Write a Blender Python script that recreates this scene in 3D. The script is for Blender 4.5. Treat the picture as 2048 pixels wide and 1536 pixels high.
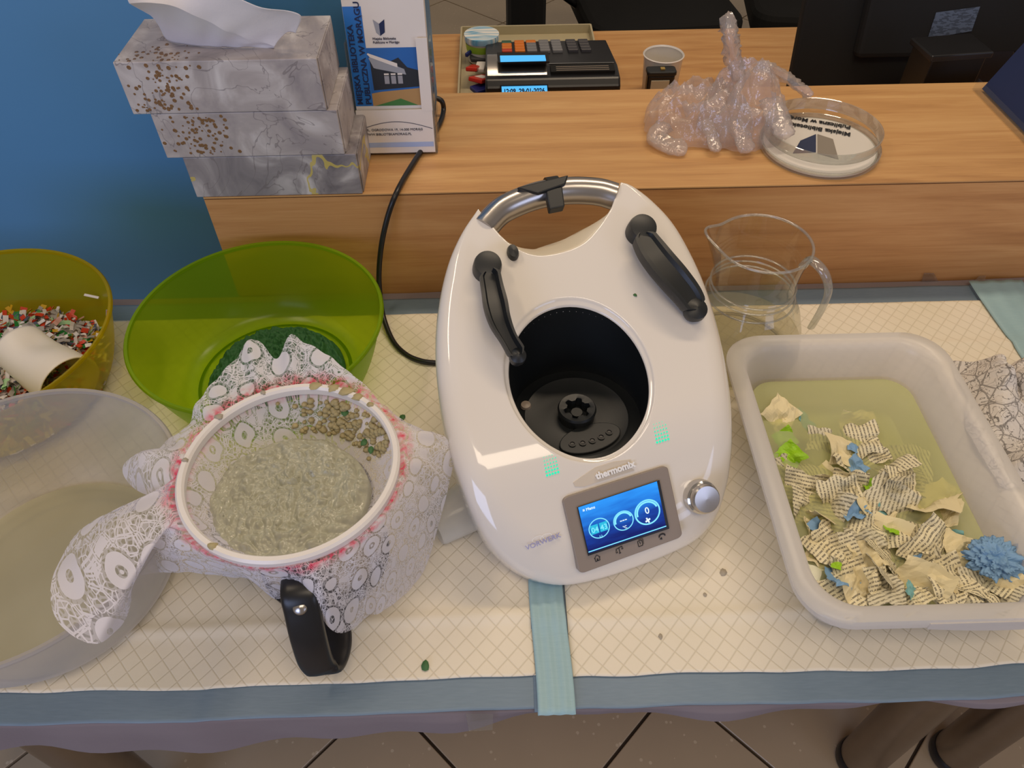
import bpy, bmesh, math, random
from mathutils import Vector, Matrix, noise
R = math.radians
for o in list(bpy.data.objects): bpy.data.objects.remove(o)
SC = bpy.context.scene; COL = SC.collection
PI = math.pi
# ---------------------------------------------------------------- camera, world, lights, exposure
# world frame: the table top is z = 0, X runs along the table, Y away from the camera, floor at z = -0.74
F = 1520.0; H = 0.72; FLOOR = -0.74
CM = Matrix.Rotation(R(-.8), 3, 'Z') @ Matrix.Rotation(R(90-47.7), 3, 'X') @ Matrix.Rotation(R(-.8), 3, 'Z')
cd = bpy.data.cameras.new('camera'); cam = bpy.data.objects.new('camera', cd); COL.objects.link(cam)
cam.matrix_world = Matrix.Translation((0, 0, H)) @ CM.to_4x4()
cd.sensor_width = 36; cd.lens = 36*F/2048; cd.clip_start = .02
SC.camera = cam
SC.view_settings.view_transform = 'Standard'; SC.view_settings.look = 'None'
SC.view_settings.gamma = 1; SC.view_settings.exposure = 0.18
try: SC.view_settings.use_curve_mapping = False
except Exception: pass
w = bpy.data.worlds.new('world'); SC.world = w; w.use_nodes = True
w.node_tree.nodes['Background'].inputs[0].default_value = (.62, .53, .45, 1)
w.node_tree.nodes['Background'].inputs[1].default_value = .36
def area(name, loc, target, sx, sy, power, color):
    l = bpy.data.lights.new(name, 'AREA'); l.shape = 'RECTANGLE'; l.size = sx; l.size_y = sy
    l.energy = power; l.color = color
    o = bpy.data.objects.new(name, l); COL.objects.link(o); o.location = loc
    d = Vector(target)-Vector(loc); o.rotation_euler = d.to_track_quat('-Z', 'Y').to_euler()
    return o
area('ceiling_lamp', (.55, 1.35, 1.95), (.55, 1.3, 0), 1.2, .16, 13, (1, .80, .58))
area('ceiling_lamp', (-1.0, .9, 1.95), (-1.0, .9, 0), .16, 1.2, 9, (1, .80, .58))
area('ceiling_lamp', (.35, -.45, 1.95), (.35, -.3, 0), 1.2, .5, 10, (1, .82, .62))
area('window_light', (-1.5, -2.2, .75), (-.3, .6, .1), 1.6, 1.3, 26, (.50, .62, 1))
area('window_light', (2.4, -1.9, .75), (.6, .5, .1), 1.2, 1.2, 10, (.55, .66, 1))

# ---------------------------------------------------------------- helpers
def ray(u, v): return CM @ Vector(((u-1024)/F, -(v-768)/F, -1))
def P(u, v, z=0):
    d = ray(u, v); t = (z-H)/d.z; return Vector((d.x*t, d.y*t, z))
def PY(u, v, Y):
    d = ray(u, v); t = Y/d.y; return Vector((d.x*t, Y, H+d.z*t))
def link(o, parent=None):
    COL.objects.link(o)
    if parent: o.parent = parent; o.matrix_parent_inverse = parent.matrix_world.inverted() if False else Matrix()
    return o
def mobj(name, verts, faces, mat, parent=None, smooth=False, mi=None):
    me = bpy.data.meshes.new(name); me.from_pydata([tuple(v) for v in verts], [], faces)
    mats = mat if isinstance(mat, (list, tuple)) else [mat]
    for m in mats: me.materials.append(m)
    if mi:
        for p, i in zip(me.polygons, mi): p.material_index = i
    if smooth:
        for p in me.polygons: p.use_smooth = True
    me.update(); o = bpy.data.objects.new(name, me); link(o, parent)
    if smooth == 'auto': shade(o)
    return o
def shade(o, ang=40):
    me = o.data
    for p in me.polygons: p.use_smooth = True
    bm = bmesh.new(); bm.from_mesh(me)
    for e in bm.edges:
        if len(e.link_faces) == 2 and e.calc_face_angle(0) > R(ang): e.smooth = False
    bm.to_mesh(me); bm.free(); return o
def fixn(o):
    bm = bmesh.new(); bm.from_mesh(o.data); bmesh.ops.recalc_face_normals(bm, faces=bm.faces); bm.to_mesh(o.data); bm.free(); return o
def empty(name, loc=(0, 0, 0)):
    o = bpy.data.objects.new(name, None); o.empty_display_size = .02; o['base'] = [round(float(x), 4) for x in loc]
    COL.objects.link(o); del o['base']; return o
def tag(o, label, cat, group=None, kind=None):
    o['label'] = label; o['category'] = cat
    if group: o['group'] = group
    if kind: o['kind'] = kind
    return o
def thing(name, label, cat, group=None): return tag(empty(name), label, cat, group)
def rebase(o, loc):
    """move an empty's origin to loc, keeping its children where they are"""
    loc = Vector(loc); o.location = loc
    for c in o.children: c.location = c.location - loc
def dome(o):
    return o
class MB:
    def __init__(s): s.v = []; s.f = []; s.m = []
    def add(s, vs, fs, mi=0):
        n = len(s.v); s.v += [Vector(v) for v in vs]; s.f += [tuple(i+n for i in f) for f in fs]; s.m += [mi]*len(fs); return s
    def box(s, c, h, mi=0, rot=None):
        c = Vector(c); vs = []
        for x in (-1, 1):
            for y in (-1, 1):
                for z in (-1, 1):
                    q = Vector((x*h[0], y*h[1], z*h[2]))
                    if rot: q = rot @ q
                    vs.append(c+q)
        return s.add(vs, [(0, 1, 3, 2), (4, 6, 7, 5), (0, 4, 5, 1), (2, 3, 7, 6), (0, 2, 6, 4), (1, 5, 7, 3)], mi)
    def lathe(s, c, prof, n=48, mi=0, ax=None, cap=(False, False)):
        """prof: (r,z) list; c centre"""
        c = Vector(c); ax = ax or Matrix.Identity(3); vs = []; fs = []
        for r, z in prof:
            for i in range(n):
                a = 2*PI*i/n; vs.append(c+ax @ Vector((r*math.cos(a), r*math.sin(a), z)))
        k = len(prof)
        for j in range(k-1):
            for i in range(n):
                fs.append((j*n+i, j*n+(i+1) % n, (j+1)*n+(i+1) % n, (j+1)*n+i))
        if cap[0]: fs.append(tuple(range(n))[::-1])
        if cap[1]: fs.append(tuple((k-1)*n+i for i in range(n)))
        return s.add(vs, fs, mi)
    def sweep(s, pts, sect, n=None, up=None, mi=0, caps=True, closed=False):
        """pts list of Vector; sect(i,t) -> list of (a,b) offsets (a along side, b along up)"""
        pts = [Vector(p) for p in pts]; k = len(pts); rings = []
        u0 = None
        for i, p in enumerate(pts):
            if closed: t = (pts[(i+1) % k]-pts[i-1]).normalized()
            else: t = (pts[min(i+1, k-1)]-pts[max(i-1, 0)]).normalized()
            if up is not None: uu = Vector(up(i) if callable(up) else up)
            else: uu = u0 if u0 is not None else (Vector((0, 0, 1)) if abs(t.z) < .9 else Vector((1, 0, 0)))
            side = t.cross(uu)
            if side.length < 1e-6: side = t.cross(Vector((1, .1, 0)))
            side.normalize(); uu = side.cross(t).normalized(); u0 = uu
            rings.append([p+side*a+uu*b for a, b in sect(i, i/max(1, k-1))])
        m = len(rings[0]); vs = [v for r in rings for v in r]; fs = []
        for j in range(k if closed else k-1):
            j2 = (j+1) % k
            for i in range(m): fs.append((j*m+i, j*m+(i+1) % m, j2*m+(i+1) % m, j2*m+i))
        if caps and not closed: fs += [tuple(range(m))[::-1], tuple((k-1)*m+i for i in range(m))]
        return s.add(vs, fs, mi)
    def tube(s, pts, r, n=10, mi=0, closed=False, caps=True):
        rr = r if callable(r) else (lambda t: r)
        return s.sweep(pts, lambda i, t: [(rr(t)*math.cos(2*PI*j/n), rr(t)*math.sin(2*PI*j/n)) for j in range(n)], mi=mi, closed=closed, caps=caps)
    def prism(s, outline, z0, z1, mi=0, ax=None, o=(0, 0, 0)):
        ax = ax or Matrix.Identity(3); o = Vector(o); n = len(outline)
        vs = [o+ax @ Vector((x, y, z0)) for x, y in outline]+[o+ax @ Vector((x, y, z1)) for x, y in outline]
        fs = [tuple(range(n))[::-1], tuple(range(n, 2*n))]+[(i, (i+1) % n, n+(i+1) % n, n+i) for i in range(n)]
        return s.add(vs, fs, mi)
    def grid(s, f, nu, nv, mi=0, closeu=False):
        vs = [f(i/(nu if closeu else nu-1), j/(nv-1)) for j in range(nv) for i in range(nu)]; fs = []
        for j in range(nv-1):
            for i in range(nu if closeu else nu-1):
                i2 = (i+1) % nu; fs.append((j*nu+i, j*nu+i2, (j+1)*nu+i2, (j+1)*nu+i))
        return s.add(vs, fs, mi)
    def build(s, name, mat, parent=None, smooth=None, bevel=0, seg=2, fix=True, sub=0, solid=0):
        o = mobj(name, s.v, s.f, mat, parent, mi=s.m)
        if fix: fixn(o)
        if bevel:
            bm = bmesh.new(); bm.from_mesh(o.data)
            es = [e for e in bm.edges if len(e.link_faces) == 2 and e.calc_face_angle(0) > R(35)]
            bmesh.ops.bevel(bm, geom=es, offset=bevel, segments=seg, affect='EDGES', profile=.5, clamp_overlap=True)
            bm.to_mesh(o.data); bm.free()
        if solid:
            m = o.modifiers.new('s', 'SOLIDIFY'); m.thickness = solid; m.offset = 0
        if sub:
            m = o.modifiers.new('ss', 'SUBSURF'); m.levels = m.render_levels = sub
        if smooth: shade(o, smooth)
        return o
def cr(pts, n=8, closed=False):
    """catmull-rom"""
    pts = [Vector(p) for p in pts]; k = len(pts); out = []
    for i in range(k if closed else k-1):
        g = lambda j: pts[j % k] if closed else pts[max(0, min(k-1, j))]
        a, b, c, d = g(i-1), g(i), g(i+1), g(i+2)
        for q in range(n):
            t = q/n
            out.append(.5*((2*b)+(c-a)*t+(2*a-5*b+4*c-d)*t*t+(3*b-a-3*c+d)*t**3))
    if not closed: out.append(pts[-1])
    return out
def rrect(x0, y0, x1, y1, r, n=6):
    out = []
    for cx, cy, a in ((x1-r, y0+r, -90), (x1-r, y1-r, 0), (x0+r, y1-r, 90), (x0+r, y0+r, 180)):
        for i in range(n+1):
            t = R(a+90*i/n); out.append((cx+r*math.cos(t), cy+r*math.sin(t)))
    return out
def text(s, o, ex, ey, size, mat, parent=None, name='lettering', align='LEFT', depth=.0003, bold=0, sx=1.0):
    """flat printed lettering as a mesh at o, reading along ex, tops along ey"""
    c = bpy.data.curves.new('t', 'FONT'); c.body = s; c.size = size; c.extrude = depth; c.align_x = align; c.offset = bold; c.resolution_u = 3
    t = bpy.data.objects.new('t', c); COL.objects.link(t)
    bpy.context.view_layer.update()
    me = bpy.data.meshes.new_from_object(t.evaluated_get(bpy.context.evaluated_depsgraph_get()))
    bpy.data.objects.remove(t); me.materials.clear(); me.materials.append(mat)
    ex = Vector(ex).normalized(); ey = Vector(ey); ey = (ey-ex*ex.dot(ey)).normalized(); ez = ex.cross(ey)
    m = Matrix((ex*sx, ey, ez)).transposed().to_4x4(); m.translation = Vector(o)
    me.transform(m)
    ob = bpy.data.objects.new(name, me); link(ob, parent); return ob
# ---------------------------------------------------------------- materials
def lin(c):
    if isinstance(c, str): c = [int(c[i:i+2], 16)/255 for i in (0, 2, 4)]
    return tuple(((x/12.92) if x <= .04045 else ((x+.055)/1.055)**2.4) for x in c)+(1,)
class NT:
    def __init__(s, name):
        s.m = bpy.data.materials.new(name); s.m.use_nodes = True; s.t = s.m.node_tree; s.t.nodes.clear()
        s.out = s.n('ShaderNodeOutputMaterial')
    def n(s, t, **k):
        x = s.t.nodes.new(t)
        for a, b in k.items(): setattr(x, a, b)
        return x
    def l(s, a, b): s.t.links.new(a, b)
    def val(s, sock, v):
        if hasattr(v, 'is_output') or isinstance(v, bpy.types.NodeSocket): s.l(v, sock)
        elif isinstance(v, (tuple, list)) and len(v) == 4 and sock.type == 'VECTOR': sock.default_value = v[:3]
        else: sock.default_value = v
    def math(s, op, a, b=0, c=0, clamp=False):
        x = s.n('ShaderNodeMath', operation=op, use_clamp=clamp)
        for i, v in enumerate((a, b, c)): s.val(x.inputs[i], v)
        return x.outputs[0]
    def coord(s, kind='Object', scale=(1, 1, 1), rot=(0, 0, 0), loc=(0, 0, 0)):
        tc = s.n('ShaderNodeTexCoord'); mp = s.n('ShaderNodeMapping'); s.l(tc.outputs[kind], mp.inputs[0])
        mp.inputs['Scale'].default_value = scale; mp.inputs['Rotation'].default_value = rot; mp.inputs['Location'].default_value = loc
        return mp.outputs[0]
    def noise(s, vec, scale, detail=3, rough=.5, dist=0):
        x = s.n('ShaderNodeTexNoise'); s.l(vec, x.inputs['Vector']); x.inputs['Scale'].default_value = scale
        x.inputs['Detail'].default_value = detail; x.inputs['Roughness'].default_value = rough; x.inputs['Distortion'].default_value = dist; return x.outputs[0]
    def vor(s, vec, scale, feature='F1', rnd=1, out=0):
        x = s.n('ShaderNodeTexVoronoi', feature=feature); s.l(vec, x.inputs['Vector']); x.inputs['Scale'].default_value = scale
        x.inputs['Randomness'].default_value = rnd; return x.outputs[out]
    def ramp(s, fac, stops, interp='LINEAR'):
        x = s.n('ShaderNodeValToRGB'); s.val(x.inputs[0], fac); x.color_ramp.interpolation = interp
        e = x.color_ramp.elements
        while len(e) < len(stops): e.new(.5)
        for i, (p, c) in enumerate(stops):
            e[i].position = p; e[i].color = lin(c) if isinstance(c, str) else (c if isinstance(c, tuple) else (c, c, c, 1))
        return x.outputs[0]
    def mix(s, fac, a, b, mode='MIX'):
        x = s.n('ShaderNodeMix', data_type='RGBA', blend_type=mode)
        s.val(x.inputs[0], fac); s.val(x.inputs[6], lin(a) if isinstance(a, str) else a); s.val(x.inputs[7], lin(b) if isinstance(b, str) else b)
        return x.outputs[2]
    def bump(s, h, strength=.3, dist=.001):
        x = s.n('ShaderNodeBump'); s.l(h, x.inputs['Height']); x.inputs['Strength'].default_value = strength; x.inputs['Distance'].default_value = dist; return x.outputs[0]
    def bsdf(s, color, rough=.5, metal=0, normal=None, **k):
        x = s.n('ShaderNodeBsdfPrincipled')
        s.val(x.inputs['Base Color'], lin(color) if isinstance(color, str) else color)
        s.val(x.inputs['Roughness'], rough); x.inputs['Metallic'].default_value = metal
        if normal is not None: s.l(normal, x.inputs['Normal'])
        for a, b in k.items(): s.val(x.inputs[a.replace('_', ' ')], b)
        return x.outputs[0]
    def mixs(s, fac, a, b):
        x = s.n('ShaderNodeMixShader'); s.val(x.inputs[0], fac); s.l(a, x.inputs[1]); s.l(b, x.inputs[2]); return x.outputs[0]
    def transp(s, color=(1, 1, 1, 1)):
        x = s.n('ShaderNodeBsdfTransparent'); s.val(x.inputs[0], lin(color) if isinstance(color, str) else color); return x.outputs[0]
    def done(s, sh): s.l(sh, s.out.inputs[0]); return s.m
def plain(name, color, rough=.5, metal=0, var=.06, scale=30, bump=0, bscale=200, **k):
    t = NT(name); v = t.coord()
    n = t.noise(v, scale, 3)
    c = lin(color); d = tuple(x*(1-var) for x in c[:3])+(1,); e = tuple(min(1, x*(1+var)) for x in c[:3])+(1,)
    col = t.mix(n, d, e); nm = None
    if bump: nm = t.bump(t.noise(v, bscale, 3), bump, .001)
    return t.done(t.bsdf(col, rough, metal, nm, **k))
def emis(name, color, strength=1):
    t = NT(name); x = t.n('ShaderNodeEmission'); x.inputs[0].default_value = lin(color); x.inputs[1].default_value = strength; return t.done(x.outputs[0])
def wood(name, dark, mid, light, rough=.42, loc=(0, 0, 0)):
    t = NT(name); v = t.coord(scale=(1.2, 14, 14), loc=loc)
    n = t.noise(v, 3, 5, .6, .6); v2 = t.coord(scale=(5, 160, 160), loc=loc); n2 = t.noise(v2, 3, 3)
    f = t.math('ADD', t.math('MULTIPLY', n, .8), t.math('MULTIPLY', n2, .25))
    c = t.ramp(f, [(.32, dark), (.5, mid), (.7, light)])
    return t.done(t.bsdf(c, rough, 0, t.bump(n2, .08, .0005)))
M = {}
M['counter_top'] = wood('beech_laminate_top', 'AE8050', 'C49560', 'D2A770')
M['counter_front'] = wood('beech_laminate_front', 'AC7646', 'C08A55', 'CD9A64', loc=(3, 1, 2))
M['edge'] = plain('edge_band', '5E3A20', .5)
M['desk'] = wood('beech_laminate_desk', 'B07C46', 'C69258', 'D4A56C', loc=(7, 2, 2))
M['wall'] = plain('blue_wall_paint', '5590C0', .38, var=.03, scale=4, bump=.04, bscale=500)
M['black'] = plain('black_plastic', '17171A', .35, var=.2)
M['black_matt'] = plain('black_fabric', '0B0B0C', .85, var=.2)
M['rubber'] = plain('dark_grey_rubber', '1A1D1F', .42, var=.15)
M['well'] = plain('black_well_lining', '0E1214', .45, var=.2)
M['shell'] = plain('white_gloss_shell', 'E4DDD3', .09, var=.015, scale=6, Coat_Weight=.6, Coat_Roughness=.03)
M['cream'] = plain('cream_plastic', 'D8CDB8', .35, var=.03)
M['white'] = plain('white_plastic', 'E8E2DC', .3, var=.03)
M['steel'] = plain('brushed_steel', 'B9B3AE', .26, 1, var=.06, scale=60)
M['chrome'] = plain('polished_chrome', 'C9C6C2', .12, 1, var=.03)
M['dark_steel'] = plain('brushed_leg_metal', '9A8F84', .32, 1, var=.1)
M['bezel'] = plain('warm_grey_bezel', '8D8074', .35, 0, var=.04)
M['paper'] = plain('white_paper', 'E6DED6', .75, var=.03, bump=.05)
M['tissue'] = plain('white_tissue', 'E4DFE0', .9, var=.03, bump=.15, bscale=400)
M['print_black'] = plain('black_print', '15161A', .5)
M['print_white'] = plain('white_print', 'F4F2EE', .3)
M['navy'] = plain('navy_card', '16264F', .7, var=.1)
M['gold'] = plain('gold_print', 'B89A52', .4, .4)
M['porcelain'] = plain('white_porcelain', 'DFD8CE', .2, var=.03)
def pad_mat():
    t = NT('quilted_white_pad'); v = t.coord(scale=(1, 1, 1), rot=(0, 0, R(42)))
    sp = t.n('ShaderNodeSeparateXYZ'); t.l(v, sp.inputs[0]); v3 = t.coord(rot=(0, 0, R(-43))); s3 = t.n('ShaderNodeSeparateXYZ'); t.l(v3, s3.inputs[0])
    hs = []
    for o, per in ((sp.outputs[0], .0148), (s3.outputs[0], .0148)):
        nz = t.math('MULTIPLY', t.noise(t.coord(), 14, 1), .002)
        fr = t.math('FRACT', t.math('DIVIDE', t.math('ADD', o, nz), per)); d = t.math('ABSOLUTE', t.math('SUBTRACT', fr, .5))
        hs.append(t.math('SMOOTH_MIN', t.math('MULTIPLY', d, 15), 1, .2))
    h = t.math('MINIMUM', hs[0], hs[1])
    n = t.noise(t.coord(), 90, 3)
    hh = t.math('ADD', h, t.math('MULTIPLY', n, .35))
    c = t.mix(t.math('MULTIPLY', h, 1, clamp=True), 'D6CCB6', 'E8DFCC')  # grooves darker: pressed-fabric beige plus some groove shade painted into the colour
    st = t.noise(t.coord(), 7, 3); c = t.mix(t.math('MULTIPLY', t.math('SUBTRACT', st, .5, clamp=True), .9), c, 'CFC9A4')
    return t.done(t.bsdf(c, .8, 0, t.bump(hh, .35, .0012)))
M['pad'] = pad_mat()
def film(name, base, other):
    t = NT(name); v = t.coord(scale=(60, 500, 1), rot=(0, 0, R(25))); n = t.noise(v, 1, 2); n2 = t.noise(t.coord(), 12, 3)
    c = t.mix(t.math('ADD', t.math('MULTIPLY', n, .5), t.math('MULTIPLY', n2, .4)), base, other)
    return t.done(t.bsdf(c, .5, 0, t.bump(n, .2, .0006)))
M['film'] = film('blue_pad_backing_film', '64798A', '8093A4')
M['film2'] = film('pale_teal_film_strip', '8CAEB8', 'A4C4CA')
def cloth_mat():
    t = NT('mauve_nonwoven_cloth'); v = t.coord(scale=(300, 40, 300)); n = t.noise(v, 1, 2); n2 = t.noise(t.coord(), 10, 3)
    c = t.mix(n2, '7C7073', '8C8183'); return t.done(t.bsdf(c, .85, 0, t.bump(n, .25, .0008)))
M['cloth'] = cloth_mat()
def tile_mat():
    t = NT('speckled_beige_tile'); v = t.coord('Object'); n = t.vor(v, 55); sp = t.math('LESS_THAN', n, .16)
    r = t.noise(v, 18, 2); sp = t.math('MULTIPLY', sp, t.math('GREATER_THAN', r, .5))
    c = t.mix(t.noise(v, 5, 3), 'A3927A', 'B5A288'); c = t.mix(t.math('MULTIPLY', sp, .6), c, 'D2C2A8')
    return t.done(t.bsdf(c, .38))
M['tile'] = tile_mat(); M['grout'] = plain('dark_grout', '43362B', .9)
def marble(name, base, dark, spots, gold):
    t = NT(name); v = t.coord(); n = t.noise(v, 14, 4, .55, 1.2); c = t.ramp(n, [(.3, dark), (.52, base), (.75, 'D9D3D0')])
    vn = t.noise(v, 9, 3, .5, 2.2); ve = t.math('ABSOLUTE', t.math('SUBTRACT', vn, .5)); vein = t.math('LESS_THAN', ve, .006)
    c = t.mix(t.math('MULTIPLY', vein, .55), c, '6F6668')
    if gold:
        gn = t.noise(t.coord(loc=(3, 4, 5)), 7, 3, .5, 1.5); g = t.math('LESS_THAN', t.math('ABSOLUTE', t.math('SUBTRACT', gn, .49)), .013)
        c = t.mix(t.math('MULTIPLY', g, .85), c, 'C8B45C')
    return t.done(t.bsdf(c, .45))
M['box_a'] = marble('pale_marble_card', 'B0A7A4', '958D8E', True, False)
M['box_b'] = marble('grey_marble_card', '979090', '6C666B', False, True)
M['bronze'] = plain('bronze_flakes', '8C6A48', .4, .5, var=.3, scale=300)
def seethru(name, color, tcol, opac, rough=.25, edge=.5, bump=0):
    """thin translucent plastic: part clear, part milky"""
    t = NT(name); d = t.bsdf(color, rough, 0, t.bump(t.noise(t.coord(), 60, 2), bump, .001) if bump else None)
    tl = t.n('ShaderNodeBsdfTranslucent'); tl.inputs[0].default_value = lin(color)
    d = t.mixs(.35, d, tl.outputs[0])
    lw = t.n('ShaderNodeLayerWeight'); lw.inputs[0].default_value = .35
    f = t.math('ADD', t.math('MULTIPLY', lw.outputs[1], edge), opac, clamp=True)
    return t.done(t.mixs(f, t.transp(tcol), d))
M['green_bowl'] = seethru('green_translucent_plastic', 'A2C61C', 'CDE038', .44, .22, .30)
M['yellow_bowl'] = seethru('yellow_translucent_plastic', 'D2BC10', 'E8DA44', .46, .22, .30)
M['frost'] = seethru('frosted_clear_plastic', 'D6D0CC', 'F0EEEA', .50, .3, .35)
M['tray'] = seethru('frosted_tray_plastic', 'ECE8E3', 'F2F0EC', .66, .3, .35)
M['clearish'] = seethru('clear_cup_plastic', 'F4F2EC', 'F6F5F2', .34, .12, .45)
def glass(name, tint='F4F6F2', e=.9, spec=.04, milk=.0, bump=0, bs=40):
    t = NT(name); g = t.n('ShaderNodeBsdfGlossy'); g.inputs[1].default_value = .04
    nm = t.bump(t.noise(t.coord(), bs, 3), bump, .002) if bump else None
    if nm is not None: t.l(nm, g.inputs['Normal'])
    lw = t.n('ShaderNodeLayerWeight'); lw.inputs[0].default_value = .25
    if nm is not None: t.l(nm, lw.inputs['Normal'])
    f = t.math('ADD', t.math('MULTIPLY', t.math('POWER', lw.outputs[1], 1.6), e), spec, clamp=True)
    sh = t.mixs(f, t.transp(tint), g.outputs[0])
    if milk:
        d = t.n('ShaderNodeBsdfDiffuse'); d.inputs[0].default_value = lin('E6DEDC')
        sh = t.mixs(milk, sh, d.outputs[0])
    return t.done(sh)
M['glass'] = glass('clear_glass', 'F6F6F0', .7, .04, .0)
M['acrylic'] = glass('clear_acrylic', 'F2F2F0', .7, .06, .04)
M['glove'] = glass('crumpled_clear_polythene', 'F8F3F0', .55, .10, .24, 1, 110)
def liquid(name, tcol, dcol, f):
    t = NT(name); d = t.bsdf(t.mix(t.noise(t.coord(), 8, 3), dcol, tcol), .05, 0, t.bump(t.noise(t.coord(), 25, 2), .12, .001))
    return t.done(t.mixs(f, t.transp(tcol), d))
M['murky'] = liquid('murky_green_water', 'F0F1CC', 'D2D498', .38)
M['milky'] = liquid('cloudy_rinse_water', 'E8E5D2', 'C2BCA0', .42)
M['water'] = liquid('clear_water', 'F6F4EA', 'DAD4C0', .14)
def lace_mat():
    t = NT('white_floral_lace'); tc = t.n('ShaderNodeTexCoord'); uv = tc.outputs['UV']
    wv = t.n('ShaderNodeVectorMath', operation='ADD'); t.l(uv, wv.inputs[0])
    nz = t.n('ShaderNodeTexNoise'); t.l(uv, nz.inputs[0]); nz.inputs['Scale'].default_value = 40
    sc = t.n('ShaderNodeVectorMath', operation='SCALE'); t.l(nz.outputs['Color'], sc.inputs[0]); sc.inputs['Scale'].default_value = .004; t.l(sc.outputs[0], wv.inputs[1])
    v = wv.outputs[0]
    A = t.vor(v, 30, 'F1', .35)                       # rosettes about 33 mm apart (distance in cells)
    ring = t.math('MULTIPLY', t.math('GREATER_THAN', A, .13), t.math('LESS_THAN', A, .34))
    eye = t.math('LESS_THAN', A, .06)
    B = t.vor(v, 85, 'DISTANCE_TO_EDGE', .9); net = t.math('LESS_THAN', t.math('ABSOLUTE', t.math('SUBTRACT', B, .06)), .035); B2 = t.vor(v, 190, 'DISTANCE_TO_EDGE', .8); net = t.math('MAXIMUM', net, t.math('LESS_THAN', B2, .07))
    C = t.vor(v, 260, 'DISTANCE_TO_EDGE', 1); fine = t.math('LESS_THAN', C, .14)
    leafn = t.vor(v, 85, 'F1', .9, 1); sp = t.n('ShaderNodeSeparateColor'); t.l(leafn, sp.inputs[0]); leaf = t.math('MULTIPLY', t.math('GREATER_THAN', sp.outputs[0], .62), t.math('GREATER_THAN', B, .14))
    out = t.math('GREATER_THAN', A, .40)
    solid = t.math('MAXIMUM', ring, t.math('MAXIMUM', eye, t.math('MULTIPLY', out, t.math('MAXIMUM', net, leaf))))
    al = t.math('MAXIMUM', t.math('MULTIPLY', solid, .90), t.math('ADD', t.math('MULTIPLY', fine, .34), .13))
    al = t.math('MINIMUM', al, .95)
    at = t.n('ShaderNodeAttribute', attribute_name='stain'); at.attribute_type = 'GEOMETRY'
    pn = t.math('MULTIPLY', at.outputs['Fac'], t.math('MULTIPLY', t.math('SUBTRACT', t.noise(v, 160, 2), .30, clamp=True), 3.2), clamp=True)
    c = t.mix(pn, 'F1EDF3', 'F0486F')
    th = t.bsdf(c, .8, 0, t.bump(solid, .3, .0006)); tl = t.n('ShaderNodeBsdfTranslucent'); t.l(c, tl.inputs[0])
    th = t.mixs(.3, th, tl.outputs[0])
    return t.done(t.mixs(al, t.transp(), th))
M['lace'] = lace_mat()
def pulp_mat(name, a, b, rough=.3):
    t = NT(name); v = t.coord(); n = t.noise(v, 120, 4); c = t.mix(n, a, b); sp = t.math('LESS_THAN', t.vor(v, 90), .09); c = t.mix(t.math('MULTIPLY', sp, .5), c, '6F6F60')
    return t.done(t.bsdf(c, rough, 0, t.bump(t.noise(v, 420, 3), .25, .0006)))
M['pulp'] = pulp_mat('grey_green_paper_pulp', '9A9985', 'BAB9A4', .2)
M['pulp_y'] = pulp_mat('dried_beige_pulp', '9A8C62', 'B7A97C', .6)
M['pulp_g'] = pulp_mat('dark_green_pulp', '1D4A22', '2F6A33', .7)
def printed(name, base, ink, per=.0042, rot=0, alpha=1):
    t = NT(name); v = t.coord('UV', rot=(0, 0, R(rot))); sp = t.n('ShaderNodeSeparateXYZ'); t.l(v, sp.inputs[0])
    fr = t.math('FRACT', t.math('DIVIDE', sp.outputs[1], per)); line = t.math('LESS_THAN', fr, .42)
    dash = t.math('GREATER_THAN', t.noise(t.coord('UV', scale=(900, 240, 1), rot=(0, 0, R(rot))), 1, 1), .44)
    k = t.math('MULTIPLY', t.math('MULTIPLY', line, dash), .75)
    c = t.mix(k, base, ink); return t.done(t.bsdf(c, .55))
M['scrap'] = [printed('printed_book_paper', 'E8DDB8', '45403A'), printed('printed_book_paper_grey', 'D8D0B4', '55503F', rot=70), plain('blank_book_paper', 'E8DAAE', .6)]
M['lime'] = plain('lime_green_paper', '9CD01C', .45); M['blue_paper'] = plain('blue_tissue_paper', '7FA8CF', .6, var=.15); M['aqua'] = plain('aqua_paper', '7FB7B8', .6)

# ================================================================ SETTING
fl = MB().box((.2, 2.3, FLOOR-.03), (2.6, 3.2, .02)).build('floor', M['grout']); fl['kind'] = 'structure'
TS = .549/math.sqrt(2); tm = None
r45 = Matrix.Rotation(R(45), 3, 'Z')
for i in range(-24, 28):
    for j in range(-24, 28):
        c = r45 @ Vector(((i+.5)*TS, (j+.5)*TS, 0))+Vector((.305, .545, 0))
        if not (-2.15 < c.x < 2.55 and -.6 < c.y < 5.2): continue
        if .95 < c.y < 1.75 and c.x < .9: continue
        if tm is None:
            h = TS/2-.0028; z = FLOOR
            o = MB().box((0, 0, -.005), (h, h, .005), rot=r45).build('tile', M['tile'], fl, bevel=.0012, seg=1); tm = o.data
        else: o = bpy.data.objects.new('tile', tm); link(o, fl)
        o.location = (c.x, c.y, FLOOR)
wl = MB().box((-1.7, 1.09, .5), (1.605, .05, 1.24)).build('wall_back', M['wall']); wl['kind'] = 'structure'

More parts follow.
